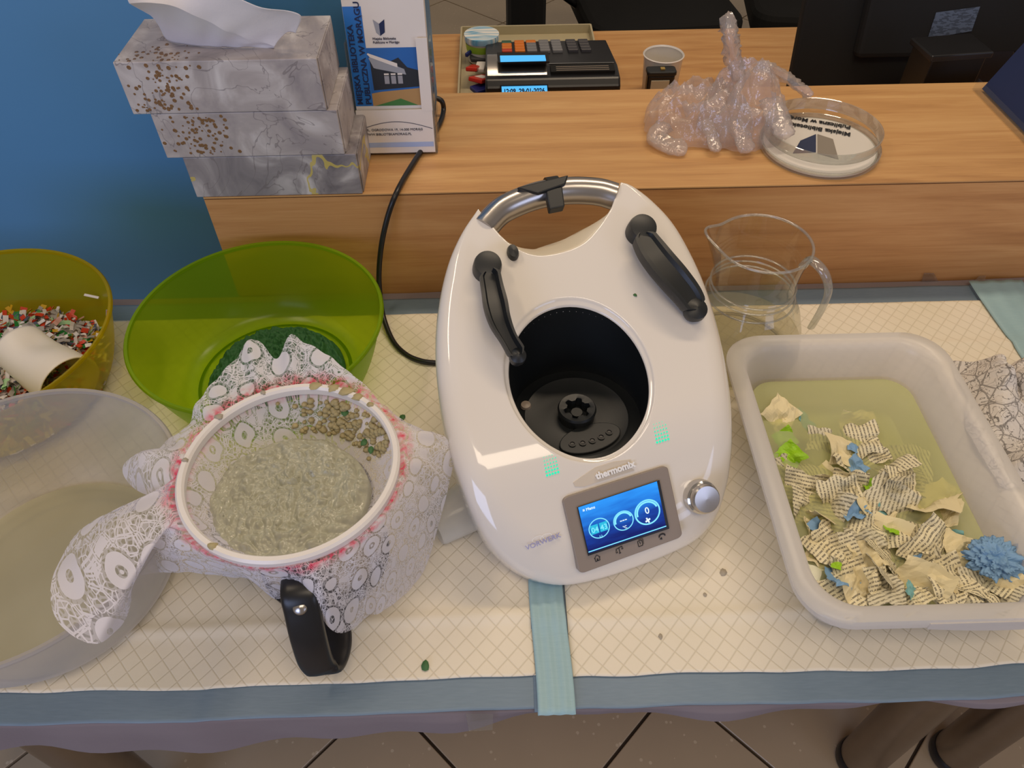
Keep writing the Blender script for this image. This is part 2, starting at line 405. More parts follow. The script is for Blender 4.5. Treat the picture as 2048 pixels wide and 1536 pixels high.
# counter ---------------------------------------------------------------
t = thing('reception_counter', 'beech laminate reception counter with raised ledge behind the table', 'counter')
CZ = .165
MB().prism([(-.38, .840), (1.6, .840), (1.6, 1.104), (-.092, 1.104), (-.092, 1.038), (-.38, 1.038)], CZ-.0018, CZ).build('ledge_top', M['counter_top'], t)
MB().box((.61, .9385, CZ-.0026), (.989, .0975, .0008)).build('edge_band', M['edge'], t)
MB().box((.61, .8495, (CZ-.0036+FLOOR)/2), (.990, .009, (CZ-.0036-FLOOR)/2)).build('front_panel', M['counter_front'], t)
MB().box((-.371, .95, (CZ-.024+FLOOR)/2), (.009, .087, (CZ-.024-FLOOR)/2)).build('end_panel', M['counter_front'], t)
MB().box((.75, 1.09, (CZ-.024)/2), (.84, .009, (CZ-.024)/2)).build('back_panel', M['desk'], t)
t = thing('office_desk', 'beech office desk top behind the counter holding the cash register', 'desk')
MB().box((.72, 1.41, -.0125), (.88, .295, .0125)).build('desk_top', M['desk'], t, bevel=.001)
for x in (-.14, 1.58): MB().box((x, 1.41, (-.026+FLOOR)/2), (.012, .28, (-.026-FLOOR)/2)).build('side_panel', M['desk'], t)

# folding tables -----------------------------------------------------------
def table(x0, x1, legs, label):
    t = thing('folding_table', label, 'table', 'folding tables pushed together')
    MB().box(((x0+x1)/2, .548, -.017), ((x1-x0)/2-.002, .286, .014)).build('table_top', M['white'], t, bevel=.003)
    for x, y in legs:
        lg = MB().lathe((x, y, 0), [(.036, FLOOR+.012), (.036, -.032)], 32, cap=(True, True)).build('leg', M['dark_steel'], t, smooth=40)
        MB().lathe((x, y, 0), [(.037, FLOOR), (.039, FLOOR+.004), (.039, FLOOR+.022), (.037, FLOOR+.026)], 32, cap=(True, True)).build('foot_cap', M['black'], lg, smooth=40)
    return t
table(-.73, .695, [(.612, .40), (.612, .76), (-.60, .35), (-.66, .76)], 'cloth-covered folding table under the white kitchen machine, on round steel legs')
table(.70, 2.1, [(.782, .405), (.782, .76)], 'second cloth-covered folding table at the right edge, beyond the teal pad strip')
# tablecloth: front drop, top, back drop
def cloth():
    xs = [-.95+i*.02 for i in range(136)]
    def f(u, v):
        x = -.95+2.7*u
        dep = .082 if x < -.24 else (.082-.060*min(1, (x+.24)/.26))
        if x > .1: dep = .022+.006*math.sin(x*9)
        w = .004*math.sin(x*23)+.003*math.sin(x*51+1)
        path = [(.2535+w, -dep), (.2525+w*.8, -dep*.7), (.2515+w*.5, -dep*.35), (.2525, -.004), (.258, .0), (.27, .0008), (.4, .0008), (.55, .0008), (.7, .0008), (.82, .0008), (.838, -.001), (.8395, -.02)]
        k = v*(len(path)-1); i = min(int(k), len(path)-2); q = k-i
        y = path[i][0]*(1-q)+path[i+1][0]*q; z = path[i][1]*(1-q)+path[i+1][1]*q
        if i == 0 and False: z += 0
        if y > .8: z += .004*max(0, math.sin(x*8+1))
        return Vector((x, y-.004 if v < .3 else y, z))
    o = MB().grid(f, 200, 45).build('tablecloth', M['cloth'], smooth=60)
    return tag(o, 'mauve non-woven disposable tablecloth draped over the tables under the pads', 'tablecloth')
cloth()
# absorbent pads -------------------------------------------------------------
def pad(x0, x1, wx0, wx1, z, label, seed, cross=None, strip=None):
    t = thing('absorbent_pad', label, 'pad', 'absorbent pads laid side by side on the table')
    Y0, Y1, W0, W1 = .247, .822, .276, .787
    def hgt(x, y):
        s = .0012*noise.noise(Vector((x*6, y*6, seed)))+.0006*noise.noise(Vector((x*25, y*25, seed)))
        for yf in (.336, .70): s += .0022*math.exp(-((y-yf-.004*math.sin(x*7+seed))/.007)**2)
        if cross is not None: s += .0022*math.exp(-((x-cross-.03*(y-.3))/.009)**2)
        return s+.0012
    def yf(x): return .004*noise.noise(Vector((x*4, seed, 0)))+.0015*noise.noise(Vector((x*22, seed, 1)))
    nx = max(12, int((x1-x0)/.008))
    def fb(u, v):
        x = x0+(x1-x0)*u; y = Y0+(Y1-Y0)*v+yf(x)*(1-v); return Vector((x, y, z+hgt(x, y)))
    def fw(u, v):
        x = wx0+(wx1-wx0)*u; y = W0+(W1-W0)*v+yf(x)*(1-v)*1.4; return Vector((x, y, z+.0020+hgt(x, y)))
    MB().grid(fb, nx, 160).build('backing_film', M['film'], t, smooth=60, solid=.0006)
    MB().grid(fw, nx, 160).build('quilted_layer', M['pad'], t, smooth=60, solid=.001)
    if strip:
        def fs(u, v):
            x = strip[0]+(strip[1]-strip[0])*u; y = .241+(.825-.241)*v
            x += .004*(1-v)*1.0+.0015*math.sin(y*30); return Vector((x, y, z+.0040+hgt(x, y)+.0008*math.sin(u*19)+.0006*noise.noise(Vector((x*60, y*20, 3)))))
        MB().grid(fs, 16, 80).build('edge_strip', M['film2'], t, smooth=60, solid=.0005)
    return t
pad(-.72, .05, -.68, .026, .001, 'left absorbent pad with white quilted top, under the bowls and lace', 1.3, cross=-.275)
pad(.02, .715, .056, .690, .0022, 'middle absorbent pad under the kitchen machine and frosted tray', 4.1, strip=(.0175, .052))
pad(.668, 1.38, .742, 1.34, .0034, 'right-hand absorbent pad past the second teal strip at the frame edge', 7.7, strip=(.668, .744))
# sticky tape bits
def tape(pts, label):
    o = MB().add(pts, [(0, 1, 2, 3)]).build('adhesive_tape', M['acrylic'], solid=.0004); return tag(o, label, 'tape')
tape([(-.043, .246, .003), (-.018, .245, .003), (-.019, .236, -.012), (-.041, .2355, -.012)], 'clear tape piece holding the cloth at the front table edge')
tape([PY(1838, 578, .835), PY(1848, 546, .838), PY(1868, 546, .838), PY(1885, 578, .835)], 'clear tape tab standing up at the back edge of the table near the jug')
tape([P(1945, 566, .003), PY(1958, 552, .838), PY(1972, 551, .838), P(1968, 575, .003)], 'small clear tape tab at the back edge near the upper right pad corner')

# ================================================================ KITCHEN MACHINE
MC = Vector((.0755, .519, 0)); PHI = R(16)
EX = Vector((math.cos(PHI), math.sin(PHI), 0)); EY = Vector((-math.sin(PHI), math.cos(PHI), 0)); EZ = Vector((0, 0, 1))
def LW(x, y, z): return MC+EX*x+EY*y+EZ*z
CR = -.066
def zd(y):
    a = .1595+.5*y; b = (.1595+.5*CR)+1.05*(y-CR); k = .012
    h = max(k-abs(a-b), 0)/k; return min(a, b)-h*h*k*.25
def hit(u, v, drop=0.0):
    d = ray(u, v); lo, hi = .3, 2.0; c = Vector((0, 0, H))
    for _ in range(40):
        m = (lo+hi)/2; p = c+d*m
        if p.z-(zd((p-MC).dot(EY))-drop) > 0: lo = m
        else: hi = m
    q = p-MC; return Vector((q.dot(EX), q.dot(EY), p.z))
def hw(u, v, drop=0.0):
    q = hit(u, v, drop); return LW(*q)
mach = thing('kitchen_machine', 'white glossy kitchen machine with dark open well and blue lit screen', 'appliance')
outline_px = [(1240, 374), (1262, 381), (1302, 411), (1347, 460), (1386, 528), (1416, 600), (1441, 690), (1456, 770), (1463, 850), (1461, 920), (1450, 985), (1428, 1040), (1390, 1080), (1332, 1109),
              (1260, 1137), (1200, 1156), (1140, 1168), (1095, 1165), (1050, 1148), (1010, 1118), (970, 1070), (935, 1000), (905, 920), (885, 850), (873, 760), (871, 680), (880, 600), (898, 530), (925, 472), (957, 427)]
bite_px = [(1001, 468), (1031, 493), (1074, 508), (1123, 502), (1166, 484), (1197, 452), (1222, 414)]
def smin(a, b, k):
    h = max(k-abs(a-b), 0)/k; return min(a, b)-h*h*k*.25
def rimz(y): return -smin(-(zd(y)-.022), -.018, .02)
def hitrim(u, v):
    d = ray(u, v); lo, hi = .3, 2.0; c = Vector((0, 0, H))
    for _ in range(40):
        m = (lo+hi)/2; p = c+d*m
        if p.z-rimz((p-MC).dot(EY)) > 0: lo = m
        else: hi = m
    q = p-MC; return Vector((q.dot(EX), q.dot(EY), p.z))
out_l = [hitrim(u, v) for u, v in outline_px]
bite_l = [hit(u, v, .0) for u, v in bite_px]
no, nb = 150, 46
def resample(pts, n):
    L = [0]
    for a, b in zip(pts, pts[1:]): L.append(L[-1]+(b-a).length)
    out = []; j = 0
    for i in range(n):
        s = L[-1]*i/(n-1)
        while j < len(L)-2 and L[j+1] < s: j += 1
        q = (s-L[j])/max(1e-9, L[j+1]-L[j]); out.append(pts[j].lerp(pts[j+1], q))
    return out
o1 = resample(cr(out_l, 6), no); b1 = resample(cr(bite_l, 6), nb)
NE = 8
e1 = [o1[-1].lerp(b1[0], (i+1)/(NE+1)) for i in range(NE)]; e2 = [b1[-1].lerp(o1[0], (i+1)/(NE+1)) for i in range(NE)]
# blend factor: 0 = big outer round-over, 1 = tight edge (grip opening and handle ends)
ring0 = []
for i, p in enumerate(o1):
    dd = min(i, no-1-i)/14.0; ring0.append((p, 1-min(1, dd)**.8))
ring0 += [(p, 1.0) for p in e1]+[(p, 1.0) for p in b1]+[(p, 1.0) for p in e2]
def keep(i, p, f):
    if f <= 0 or i >= no: return p
    wp_ = LW(p.x, p.y, p.z)-Vector((0, 0, H)); dl = Vector((wp_.dot(EX), wp_.dot(EY), wp_.z)); dz = f*(zd(p.y)-.003-rimz(p.y))
    for _ in range(3):
        q = p+dl*(dz/dl.z); dz = f*(zd(q.y)-.003)+(1-f)*rimz(q.y)-p.z
    return p+dl*(dz/dl.z)
ring0 = [(keep(i, p, f), f) for i, (p, f) in enumerate(ring0)]
a_, b_ = ring0[no-1][0], ring0[no+NE][0]
for i in range(NE): ring0[no+i] = (a_.lerp(b_, (i+1)/(NE+1)), 1.0)
a_, b_ = ring0[no+NE+nb-1][0], ring0[0][0]
for i in range(NE): ring0[no+NE+nb+i] = (a_.lerp(b_, (i+1)/(NE+1)), 1.0)
n0 = len(ring0); BI = no+NE
area_ = sum((ring0[i][0].x*ring0[(i+1) % n0][0].y-ring0[(i+1) % n0][0].x*ring0[i][0].y) for i in range(n0))
sgn = -1 if area_ > 0 else 1
inn = []
for i in range(n0):
    t_ = ring0[(i+1) % n0][0]-ring0[i-1][0]; t_.z = 0; t_.normalize(); inn.append(Vector((t_.y, -t_.x, 0))*sgn)
for _ in range(3): inn = [((inn[i-1]+inn[i]*2+inn[(i+1) % n0]).normalized()) for i in range(n0)]
rows = []
for kind in ('base', 'b1', 'b2', 'mid'):
    row = []
    for i, (p, f) in enumerate(ring0):
        top = rimz(p.y)*(1-f)+(zd(p.y)-.003)*f; lowf = top-.075*(1 if p.y > .1 else .5)
        lowz = .005*(1-f)+lowf*f
        k = {'base': (.022, 0), 'b1': (.014, .12), 'b2': (.004, .5), 'mid': (0, .93)}[kind]
        q = p+inn[i]*(k[0]*(1-f)); q.z = lowz+(top-lowz)*k[1]; row.append(q)
    rows.append(row)
for a in (10, 25, 40, 55, 72, 90):
    row = []
    for i, (p, f) in enumerate(ring0):
        r = .024*(1-f)+.0025*f; q = p+inn[i]*(r*(1-math.cos(R(a)))); base = rimz(p.y)*(1-f)+(zd(p.y)-.003)*f
        q.z = base+(zd(q.y)-base)*math.sin(R(a)); row.append(q)
    rows.append(row)
HR = .0725; last = rows[-1]
an_ = [math.atan2(q.y+.004, q.x) for q in last]
for i in range(1, n0):
    while an_[i]-an_[i-1] > PI: an_[i] -= 2*PI
    while an_[i]-an_[i-1] < -PI: an_[i] += 2*PI
dirn = 1 if an_[-1] > an_[0] else -1
st_ = [max(dirn*(an_[(i+1) % n0]+(0 if i < n0-1 else dirn*2*PI)-an_[i]), .006) for i in range(n0)]
tot = sum(st_); hole = [an_[0]]
for i in range(n0-1): hole.append(hole[-1]+dirn*st_[i]*2*PI/tot)
hole_pts = [Vector((HR*1.07*math.cos(a), HR*1.07*math.sin(a), 0)) for a in hole]
ND = 40
for k in range(1, ND+1):
    w_ = k/ND; row = []
    for i in range(n0):
        q = last[i].lerp(hole_pts[i], w_); q.z = zd(q.y); row.append(q)
    rows.append(row)
for rr, dz in ((1.055, -.0004), (1.045, -.0016), (1.03, -.0030), (1.0, -.0034), (.985, -.0045), (.98, -.012)):
    row = []
    for i in range(n0):
        a = hole[i]; q = Vector((HR*rr*math.cos(a), HR*rr*math.sin(a), 0)); q.z = zd(q.y)+dz; row.append(q)
    rows.append(row)
vs = [LW(*q) for row in rows for q in row]; fs = []
for j in range(len(rows)-1):
    for i in range(n0): fs.append((j*n0+i, j*n0+(i+1) % n0, (j+1)*n0+(i+1) % n0, (j+1)*n0+i))
shell = MB().add(vs, fs).build('housing', M['shell'], mach, smooth=60)
# inner cream wall of the grip opening
def inwall(u, v):
    i = u*(nb-1); k = min(int(i), nb-2); p = b1[k].lerp(b1[k+1], i-k); ii = inn[BI+k]
    tp_ = max(0, math.sin(PI*u))**.7; q_ = min(1, v/.6); w2 = max(0, (v-.6)/.4)
    return LW(p.x+ii.x*.0015-ii.x*.034*q_*tp_, p.y+ii.y*.0015-ii.y*.034*q_*tp_, zd(p.y)-.0035-.012*q_**1.5-.04*w2)
MB().grid(inwall, 34, 11).build('grip_wall', M['cream'], mach, smooth=60, solid=.002)
# steel handle
hp = [hw(*p, .012) for p in ((968, 458), (976, 448), (1007, 419), (1059, 396), (1105, 385), (1150, 381), (1197, 384), (1229, 393))]
hpts = cr(hp, 8)
MB().sweep(hpts, lambda i, t: [(.0135*math.cos(2*PI*j/28), .0158*math.sin(2*PI*j/28)) for j in range(28)]).build('handle', M['steel'], mach, smooth=50)
# black lid catch on the handle
ct = MB(); cpts = [hpts[i] for i in range(28, 37)]
nrm = (EZ-EY*.5).normalized()
ct.sweep(cpts[2:7], lambda i, t: [(.0158*math.cos(2*PI*j/20), .0178*math.sin(2*PI*j/20)) for j in range(20)])
catch = ct.build('lid_catch', M['rubber'], mach, smooth=40)
a_, b_, c_, d_ = [hw(*p, -.010) for p in ((1034, 374), (1137, 349), (1131, 368), (1078, 386))]
MB().add([a_, b_, c_, d_]+[q-nrm*.006 for q in (a_, b_, c_, d_)], [(0, 1, 2, 3), (7, 6, 5, 4), (0, 4, 5, 1), (1, 5, 6, 2), (2, 6, 7, 3), (3, 7, 4, 0)]).build('catch_plate', M['rubber'], catch, bevel=.0015)
a_, b_, c_, d_ = [hw(*p, -.008) for p in ((1092, 378), (1125, 372), (1130, 412), (1100, 418))]
MB().add([a_, b_, c_, d_]+[q-nrm*.012 for q in (a_, b_, c_, d_)], [(0, 1, 2, 3), (7, 6, 5, 4), (0, 4, 5, 1), (1, 5, 6, 2), (2, 6, 7, 3), (3, 7, 4, 0)]).build('catch_block', M['rubber'], catch, bevel=.0015)
# well
WZ = .093
wp = []
def wellf(u, v):
    a = 2*PI*u; x, y = .0712*math.cos(a), .0712*math.sin(a); zt = zd(y)-.006; return LW(x*(1-.03*v), y*(1-.03*v), zt+(WZ-zt)*v)
well = MB().grid(wellf, 64, 8, closeu=True).build('well_lining', M['well'], mach, smooth=60)
fl2 = MB().lathe(LW(0, 0, 0), [(.0001, WZ+.003), (.03, WZ+.003), (.045, WZ+.002), (.055, WZ+.004), (.058, WZ+.002), (.0695, WZ)], 64).build('well_floor', M['rubber'], mach, smooth=30)
st = []
for i in range(72):
    a = 2*PI*i/72; st.append(.0125+.0018*(1 if math.cos(6*a) > 0 else -1)*min(1, abs(math.cos(6*a))*3))
cp = MB(); prof = [(.019, WZ+.003), (.020, WZ+.012), (.0205, WZ+.015), (.019, WZ+.0175), (.0155, WZ+.017)]
vs = []; nn = 72
for r, z in prof:
    for i in range(nn): a = 2*PI*i/nn; vs.append(LW(r*math.cos(a), r*math.sin(a), z))
for z in (WZ+.0165, WZ+.004):
    for i in range(nn): a = 2*PI*i/nn; vs.append(LW(st[i]*math.cos(a), st[i]*math.sin(a), z))
fs = [(j*nn+i, j*nn+(i+1) % nn, (j+1)*nn+(i+1) % nn, (j+1)*nn+i) for j in range(6) for i in range(nn)]
cp.add(vs, fs); coup = cp.build('drive_coupling', M['rubber'], mach, smooth=35)
MB().lathe(LW(0, 0, 0), [(.0001, WZ+.010), (.006, WZ+.010), (.0065, WZ+.004)], 20).build('drive_shaft', M['rubber'], coup, smooth=40)
# contact plate with five sockets
cpm = MB(); ang0 = R(-72)
el = []
for i in range(40):
    a = 2*PI*i/40; x = .034*math.cos(a); y = .0175*math.sin(a)-.034; el.append((x, y))
axm = Matrix((EX, EY, EZ)).transposed() @ Matrix.Rotation(R(4), 3, 'Z')
cpm.prism(el, WZ+.003, WZ+.0065, ax=axm, o=MC); cplate = cpm.build('contact_plate', M['rubber'], mach, bevel=.001)
for k in range(5):
    x = -.021+.0105*k; y = -.039+.0018*(k-2)**2*.5
    MB().lathe(MC+axm @ Vector((x, y, 0)), [(.0032, WZ+.0066), (.0038, WZ+.0078), (.0026, WZ+.0078), (.0022, WZ+.0068), (.0001, WZ+.0067)], 16).build('contact_socket', M['black'], cplate, smooth=40)
MB().lathe(LW(-.047, .030, 0), [(.0001, WZ+.0065), (.0052, WZ+.006), (.006, WZ+.003)], 20).build('sensor_pin', M['bezel'], mach, smooth=40)
# locking arms
def arm(px, widths, rise, disc, dr, flip):
    nr = (EZ-EY*.5).normalized()
    m = MB(); c = hw(*disc, 0)
    axd = Matrix((EX, nr.cross(EX), nr)).transposed()
    m.lathe(c, [(dr*1.0, -.004), (dr*1.03, .004), (dr*1.0, .014), (dr*.93, .018), (dr*.55, .0195), (.0001, .0195)], 28, ax=axd)
    a = m.build('arm_joint', M['rubber'], mach, smooth=35)
    pts = cr([hw(*p, -h) for p, h in zip(px, rise)], 6)
    ws = [Vector((w_, 0, 0)) for w_ in widths]; wl_ = [q.x for q in cr(ws, 6)]
    def sect(i, t):
        w_ = wl_[i]; e = min(1, (1-t)*9+.35)*min(1, t*9+.5); w_ *= e; h = .0055
        l, r = (.009, .0035) if flip else (.0035, .008)
        return [(-w_, -h), (w_, -h), (w_*1.05, 0), (w_, r), (w_*.72, r), (w_*.55, .0008), (-w_*.5, .0002), (-w_*.7, l), (-w_, l), (-w_*1.05, 0)]
    return m, a, pts, sect, nr
for px, widths, rise, disc, dr, flip in (
    ([(978, 545), (984, 578), (991, 612), (1000, 645), (1017, 680), (1036, 712)], [.010, .0105, .0115, .010, .0075, .0085], [.020, .022, .026, .028, .026, .022], (973, 541), .0145, True),
    ([(1285, 470), (1302, 498), (1322, 525), (1350, 558), (1376, 590), (1392, 618)], [.0125, .0155, .0165, .0165, .015, .0125], [.020, .022, .024, .024, .020, .016], (1278, 468), .0152, False)):
    m, a, pts, sect, nr = arm(px, widths, rise, disc, dr, flip)
    am = MB(); am.sweep(pts, sect, up=nr); ar = am.build('locking_arm', M['rubber'], mach, smooth=35)
    ar.parent = mach
    tip = pts[-1]
    MB().lathe(tip-nr*.004, [(.0001, -.008), (widths[-1]*.8, -.008), (widths[-1]*1.0, -.001), (widths[-1]*.95, .006), (widths[-1]*.5, .009), (.0001, .010)], 20, ax=Matrix((EX, nr.cross(EX), nr)).transposed()).build('arm_roller', M['rubber'], ar, smooth=35)
c = hw(1025, 508, 0); nr = (EZ-EY*.5).normalized()
MB().lathe(c, [(.0068, -.001), (.0072, .004), (.006, .008), (.0001, .0092)], 20, ax=Matrix((EX*.85, nr.cross(EX)*1.2, nr)).transposed()).build('lid_sensor', M['rubber'], mach, smooth=40)
# screen on the front slope
def quad(pxs, drop):
    q = [hw(*p, drop) for p in pxs]          # tl, tr, br, bl
    return lambda a, b, h=0.0: (q[0].lerp(q[1], a)).lerp(q[3].lerp(q[2], a), b)+FN*h
FNl = (EZ-EY*1.05).normalized(); FN = FNl
S = quad([(1122, 995), (1332, 929), (1363, 1072), (1157, 1147)], 0)
def sprism(S, outline, h0, h1, mat, parent, name, bevel=0):
    n = len(outline); m = MB(); vs = [S(a, b, h0) for a, b in outline]+[S(a, b, h1) for a, b in outline]
    m.add(vs, [tuple(range(n)), tuple(range(n, 2*n))]+[(i, (i+1) % n, n+(i+1) % n, n+i) for i in range(n)]); return m.build(name, mat, parent, bevel=bevel)
scr = sprism(S, rrect(0, 0, 1, 1, .06), -.006, .0035, M['bezel'], mach, 'screen_frame', .0008)
D = quad([(1155, 1014), (1312, 962), (1331, 1054), (1176, 1106)], -.0045)
def disp_mat():
    t = NT('lit_blue_display'); v = t.coord('UV'); sp = t.n('ShaderNodeSeparateXYZ'); t.l(v, sp.inputs[0])
    n = t.noise(t.coord('UV', scale=(2, 6, 1)), 1.3, 2); f = t.math('ADD', sp.outputs[1], t.math('MULTIPLY', t.math('SUBTRACT', n, .5), .5))
    c = t.ramp(f, [(.05, '0C1A66'), (.35, '123E9C'), (.65, '1F74D8'), (1, '2E9CFF')])
    e = t.n('ShaderNodeEmission'); t.l(c, e.inputs[0]); e.inputs[1].default_value = .95; g = t.n('ShaderNodeBsdfGlossy'); g.inputs[1].default_value = .05
    return t.done(t.mixs(.04, e.outputs[0], g.outputs[0]))
M['disp'] = disp_mat(); M['glow'] = emis('lit_cyan', '86E4FF', 1.0); M['glow_w'] = emis('lit_white', 'E6FAFF', 1.0); M['glow_d'] = emis('lit_teal', '2FB6D8', 1.0)
def dispgrid(name, D, mat, parent, a0=0, a1=1, b0=0, b1_=1, h=0.0):
    o = mobj(name, [D(a0, b0, h), D(a1, b0, h), D(a1, b1_, h), D(a0, b1_, h)], [(3, 2, 1, 0)], mat, parent)
    uv = o.data.uv_layers.new(); cs = {0: (0, 1), 1: (1, 1), 2: (1, 0), 3: (0, 0)}
    for lp in o.data.loops: uv.data[lp.index].uv = cs[lp.vertex_index]
    return o
disp = dispgrid('display', D, M['disp'], scr, h=.0022)
dispgrid('display_surround', D, M['black'], scr, -.012, 1.035, -.01, 1.045, .0020)
AR = .62   # height / width of the display
def arc(D, ca, cb, r, th, a0, a1, mat, name, parent, h=.003, n=40):
    m = MB(); vs = []
    for i in range(n+1):
        t_ = R(a0+(a1-a0)*i/n)
        for rr in (r-th/2, r+th/2): vs.append(D(ca+rr*math.cos(t_), cb-rr*math.sin(t_)/AR, h))
    m.add(vs, [(2*i, 2*i+2, 2*i+3, 2*i+1) for i in range(n)]); return m.build(name, mat, parent)
def toD(u, v):  # pixel -> display fractions (bilinear inverse, few newton steps)
    a, b = .5, .5
    def px(a, b):
        p = (1155+(1312-1155)*a)*(1-b)+(1176+(1331-1176)*a)*b; q = (1014+(962-1014)*a)*(1-b)+(1106+(1054-1106)*a)*b; return p, q
    for _ in range(20):
        x, y = px(a, b); dx, dy = u-x, v-y
        xa, ya = px(a+.01, b); xb, yb = px(a, b+.01); J = ((xa-x)/.01, (xb-x)/.01, (ya-y)/.01, (yb-y)/.01); det = J[0]*J[3]-J[1]*J[2]
        a += (J[3]*dx-J[1]*dy)/det; b += (-J[2]*dx+J[0]*dy)/det
    return a, b
dials = [(1196, 1055, .125, 'a'), (1244, 1040, .122, 'b'), (1292, 1023, .155, 'c')]
ex = (D(1, .5)-D(0, .5)).normalized(); ey = (D(.5, 0)-D(.5, 1)).normalized()
for u, v, r, k in dials:
    a, b = toD(u, v); arc(D, a, b, r, .012 if k != 'c' else .018, 0, 360, M['glow'], 'dial_ring', disp)
    if k == 'a':
        for s in (-1, 1):
            q = .008 if s > 0 else -.105
            MBq = MB().add([D(a+q, b-.10, .0028), D(a+q+.097, b-.10, .0028), D(a+q+.097, b+.09, .0028), D(a+q, b+.09, .0028)], [(0, 1, 2, 3)]); MBq.build('timer_field', M['glow_d'], disp)
        text('04', D(a-.098, b+.055, .0033), ex, ey, .0075, M['glow'], disp, 'timer_digits')
        text('43', D(a+.014, b+.055, .0033), ex, ey, .0075, M['glow'], disp, 'timer_digits')
        arc(D, a+.0, b+.17, .014, .006, -240, 60, M['glow'], 'power_symbol', disp)
    else:
        arc(D, a, b, r*.84, .022, 15, 190, M['glow'], 'dial_arc', disp)
        if k == 'b':
            text('---', D(a, b+.03, .0033), ex, ey, .008, M['glow_w'], disp, 'dial_dashes', 'CENTER')
            text('\u00b0C', D(a, b+.17, .0033), ex, ey, .0040, M['glow_w'], disp, 'dial_unit', 'CENTER')
        else:
            text('0', D(a, b+.03, .0033), ex, ey, .0095, M['glow_w'], disp, 'dial_digit', 'CENTER')
            text('+', D(a, b+.24, .0033), (ex+ey*.35), ey, .0105, M['glow_w'], disp, 'blade_symbol', 'CENTER', bold=.0003)
text('\u2261 Menu', D(.04, .12, .0031), ex, ey, .0042, M['glow_w'], disp, 'menu_lettering')
dispgrid('display_bar', D, M['glow'], disp, 0, 1, .955, .975, .0028)
# symbols under the display
IX = (S(1, .95)-S(0, .95)).normalized(); IY = (S(.5, 0)-S(.5, 1)).normalized()
def sym(u, v, shapes, name):
    o = hw(u, v, 0)+FN*.0040; m = MB()
    for sh in shapes:
        n = len(sh); m.add([o+IX*x*.001+IY*y*.001 for x, y in sh], [tuple(range(n))])
    return m.build(name, M['print_black'], scr)
def ln(x0, y0, x1, y1, w_=.7):
    d = Vector((x1-x0, y1-y0)).normalized(); n_ = Vector((-d.y, d.x))*w_/2; return [(x0+n_.x, y0+n_.y), (x1+n_.x, y1+n_.y), (x1-n_.x, y1-n_.y), (x0-n_.x, y0-n_.y)]
sym(1192, 1114, [ln(-3.2, 0, 0, 3.2), ln(0, 3.2, 3.2, 0), ln(-2.3, .6, -2.3, -3), ln(2.3, .6, 2.3, -3), ln(-2.3, -2.8, 2.3, -2.8), ln(0, -2.8, 0, -.4, 1.5)], 'home_symbol')
sym(1236, 1098, [ln(-3.5, 1.6, 3.5, 3.0), ln(0, 2.4, 0, -3.2, .9), ln(-3.2, 1.5, -4, -1.5, .4), ln(-3.2, 1.5, -2.2, -1.5, .4), ln(-4, -1.8, -2, -1.8, .8), ln(3.2, 2.8, 2.4, .4, .4), ln(3.2, 2.8, 4.2, .4, .4), ln(2.4, .2, 4.2, .2, .8), ln(-1.2, -3.2, 1.2, -3.2)], 'scale_symbol')
sym(1278, 1084, [ln(-2.6, -3, 2, -3), ln(-2.6, 2.4, 2, 2.4), ln(-2.6, -3, -2.6, 2.4), ln(2, -3, 2, 2.4), ln(-1.4, 3.6, 3.2, 3.6, .5), ln(3.2, 3.6, 3.2, -2, .5), ln(-.3, -1.2, -.3, 1.2), ln(-.3, 1.2, -1.1, .5, .5)], 'recipe_symbol')
arcs = [(3.2*math.cos(R(t_)), 2.0*math.sin(R(t_))) for t_ in range(-20, 220, 20)]
sym(1321, 1070, [ln(*arcs[i], *arcs[i+1], 1.5) for i in range(len(arcs)-1)]+[[(-3.4, -2.4), (-.6, -.6), (-.4, -3.6)]], 'reverse_symbol')
# dial knob
c = hw(1398, 992, 0); rx = Matrix((EX, FN.cross(EX), FN)).transposed()
kn = MB().lathe(c, [(.0175, -.004), (.0178, .004), (.0168, .009), (.0150, .0105), (.0148, .013)], 48, ax=rx).build('selector_dial', M['chrome'], mach, smooth=30)
MB().lathe(c, [(.0148, .0128), (.0145, .0165), (.0132, .0182), (.006, .0176), (.0001, .0174)], 48, ax=rx).build('dial_cap', M['steel'], kn, smooth=30)
# LED dots
M['led'] = emis('lit_green_dots', '2FE8B4', 1.0)
for nm, (u0, v0) in (('a', (1094, 951)), ('b', (1314, 885))):
    m = MB()
    for r_ in range(6):
        for k in range(5 if r_ < 5 else 4):
            u = u0+k*5.6-1.4*r_; v = v0-k*1.7-7.2*r_; rad = .00125*(1-.13*r_); p = hw(u, v, 0)+nr*.0006
            e2 = nr.cross(EX)
            m.add([p+EX*(rad*math.cos(R(q*60)))+e2*(rad*math.sin(R(q*60))) for q in range(6)], [tuple(range(6))])
    m.build('indicator_dots', M['led'], mach)
# lettering
nrd = (EZ-EY*1.05).normalized()
a = hw(1192, 958, 0)+nrd*.0012; b_ = hw(1256, 936, 0)+nrd*.0012
M['badge_highlight'] = plain('painted_badge_highlight', 'D2C6B4', .12, 0)  # pale plate behind the lettering, its bright reflection painted in as colour
bp = [hw(u, v, 0)+nrd*.0006 for u, v in ((1146, 965), (1160, 955), (1190, 935), (1225, 924), (1262, 919), (1256, 932), (1268, 941), (1215, 958), (1168, 973), (1150, 973))]
MB().add(bp+[q-nrd*.001 for q in bp], [tuple(range(10)), tuple(range(10, 20))]+[(i, (i+1) % 10, 10+(i+1) % 10, 10+i) for i in range(10)]).build('badge_highlight', M['badge_highlight'], mach)
text('thermomix', a+nrd*.0006, b_-a, FN.cross(EX), .0092, M['print_white'], mach, 'machine_lettering', bold=.0004, depth=.0006)
M['lav'] = plain('lavender_print', '9C9CCB', .3)
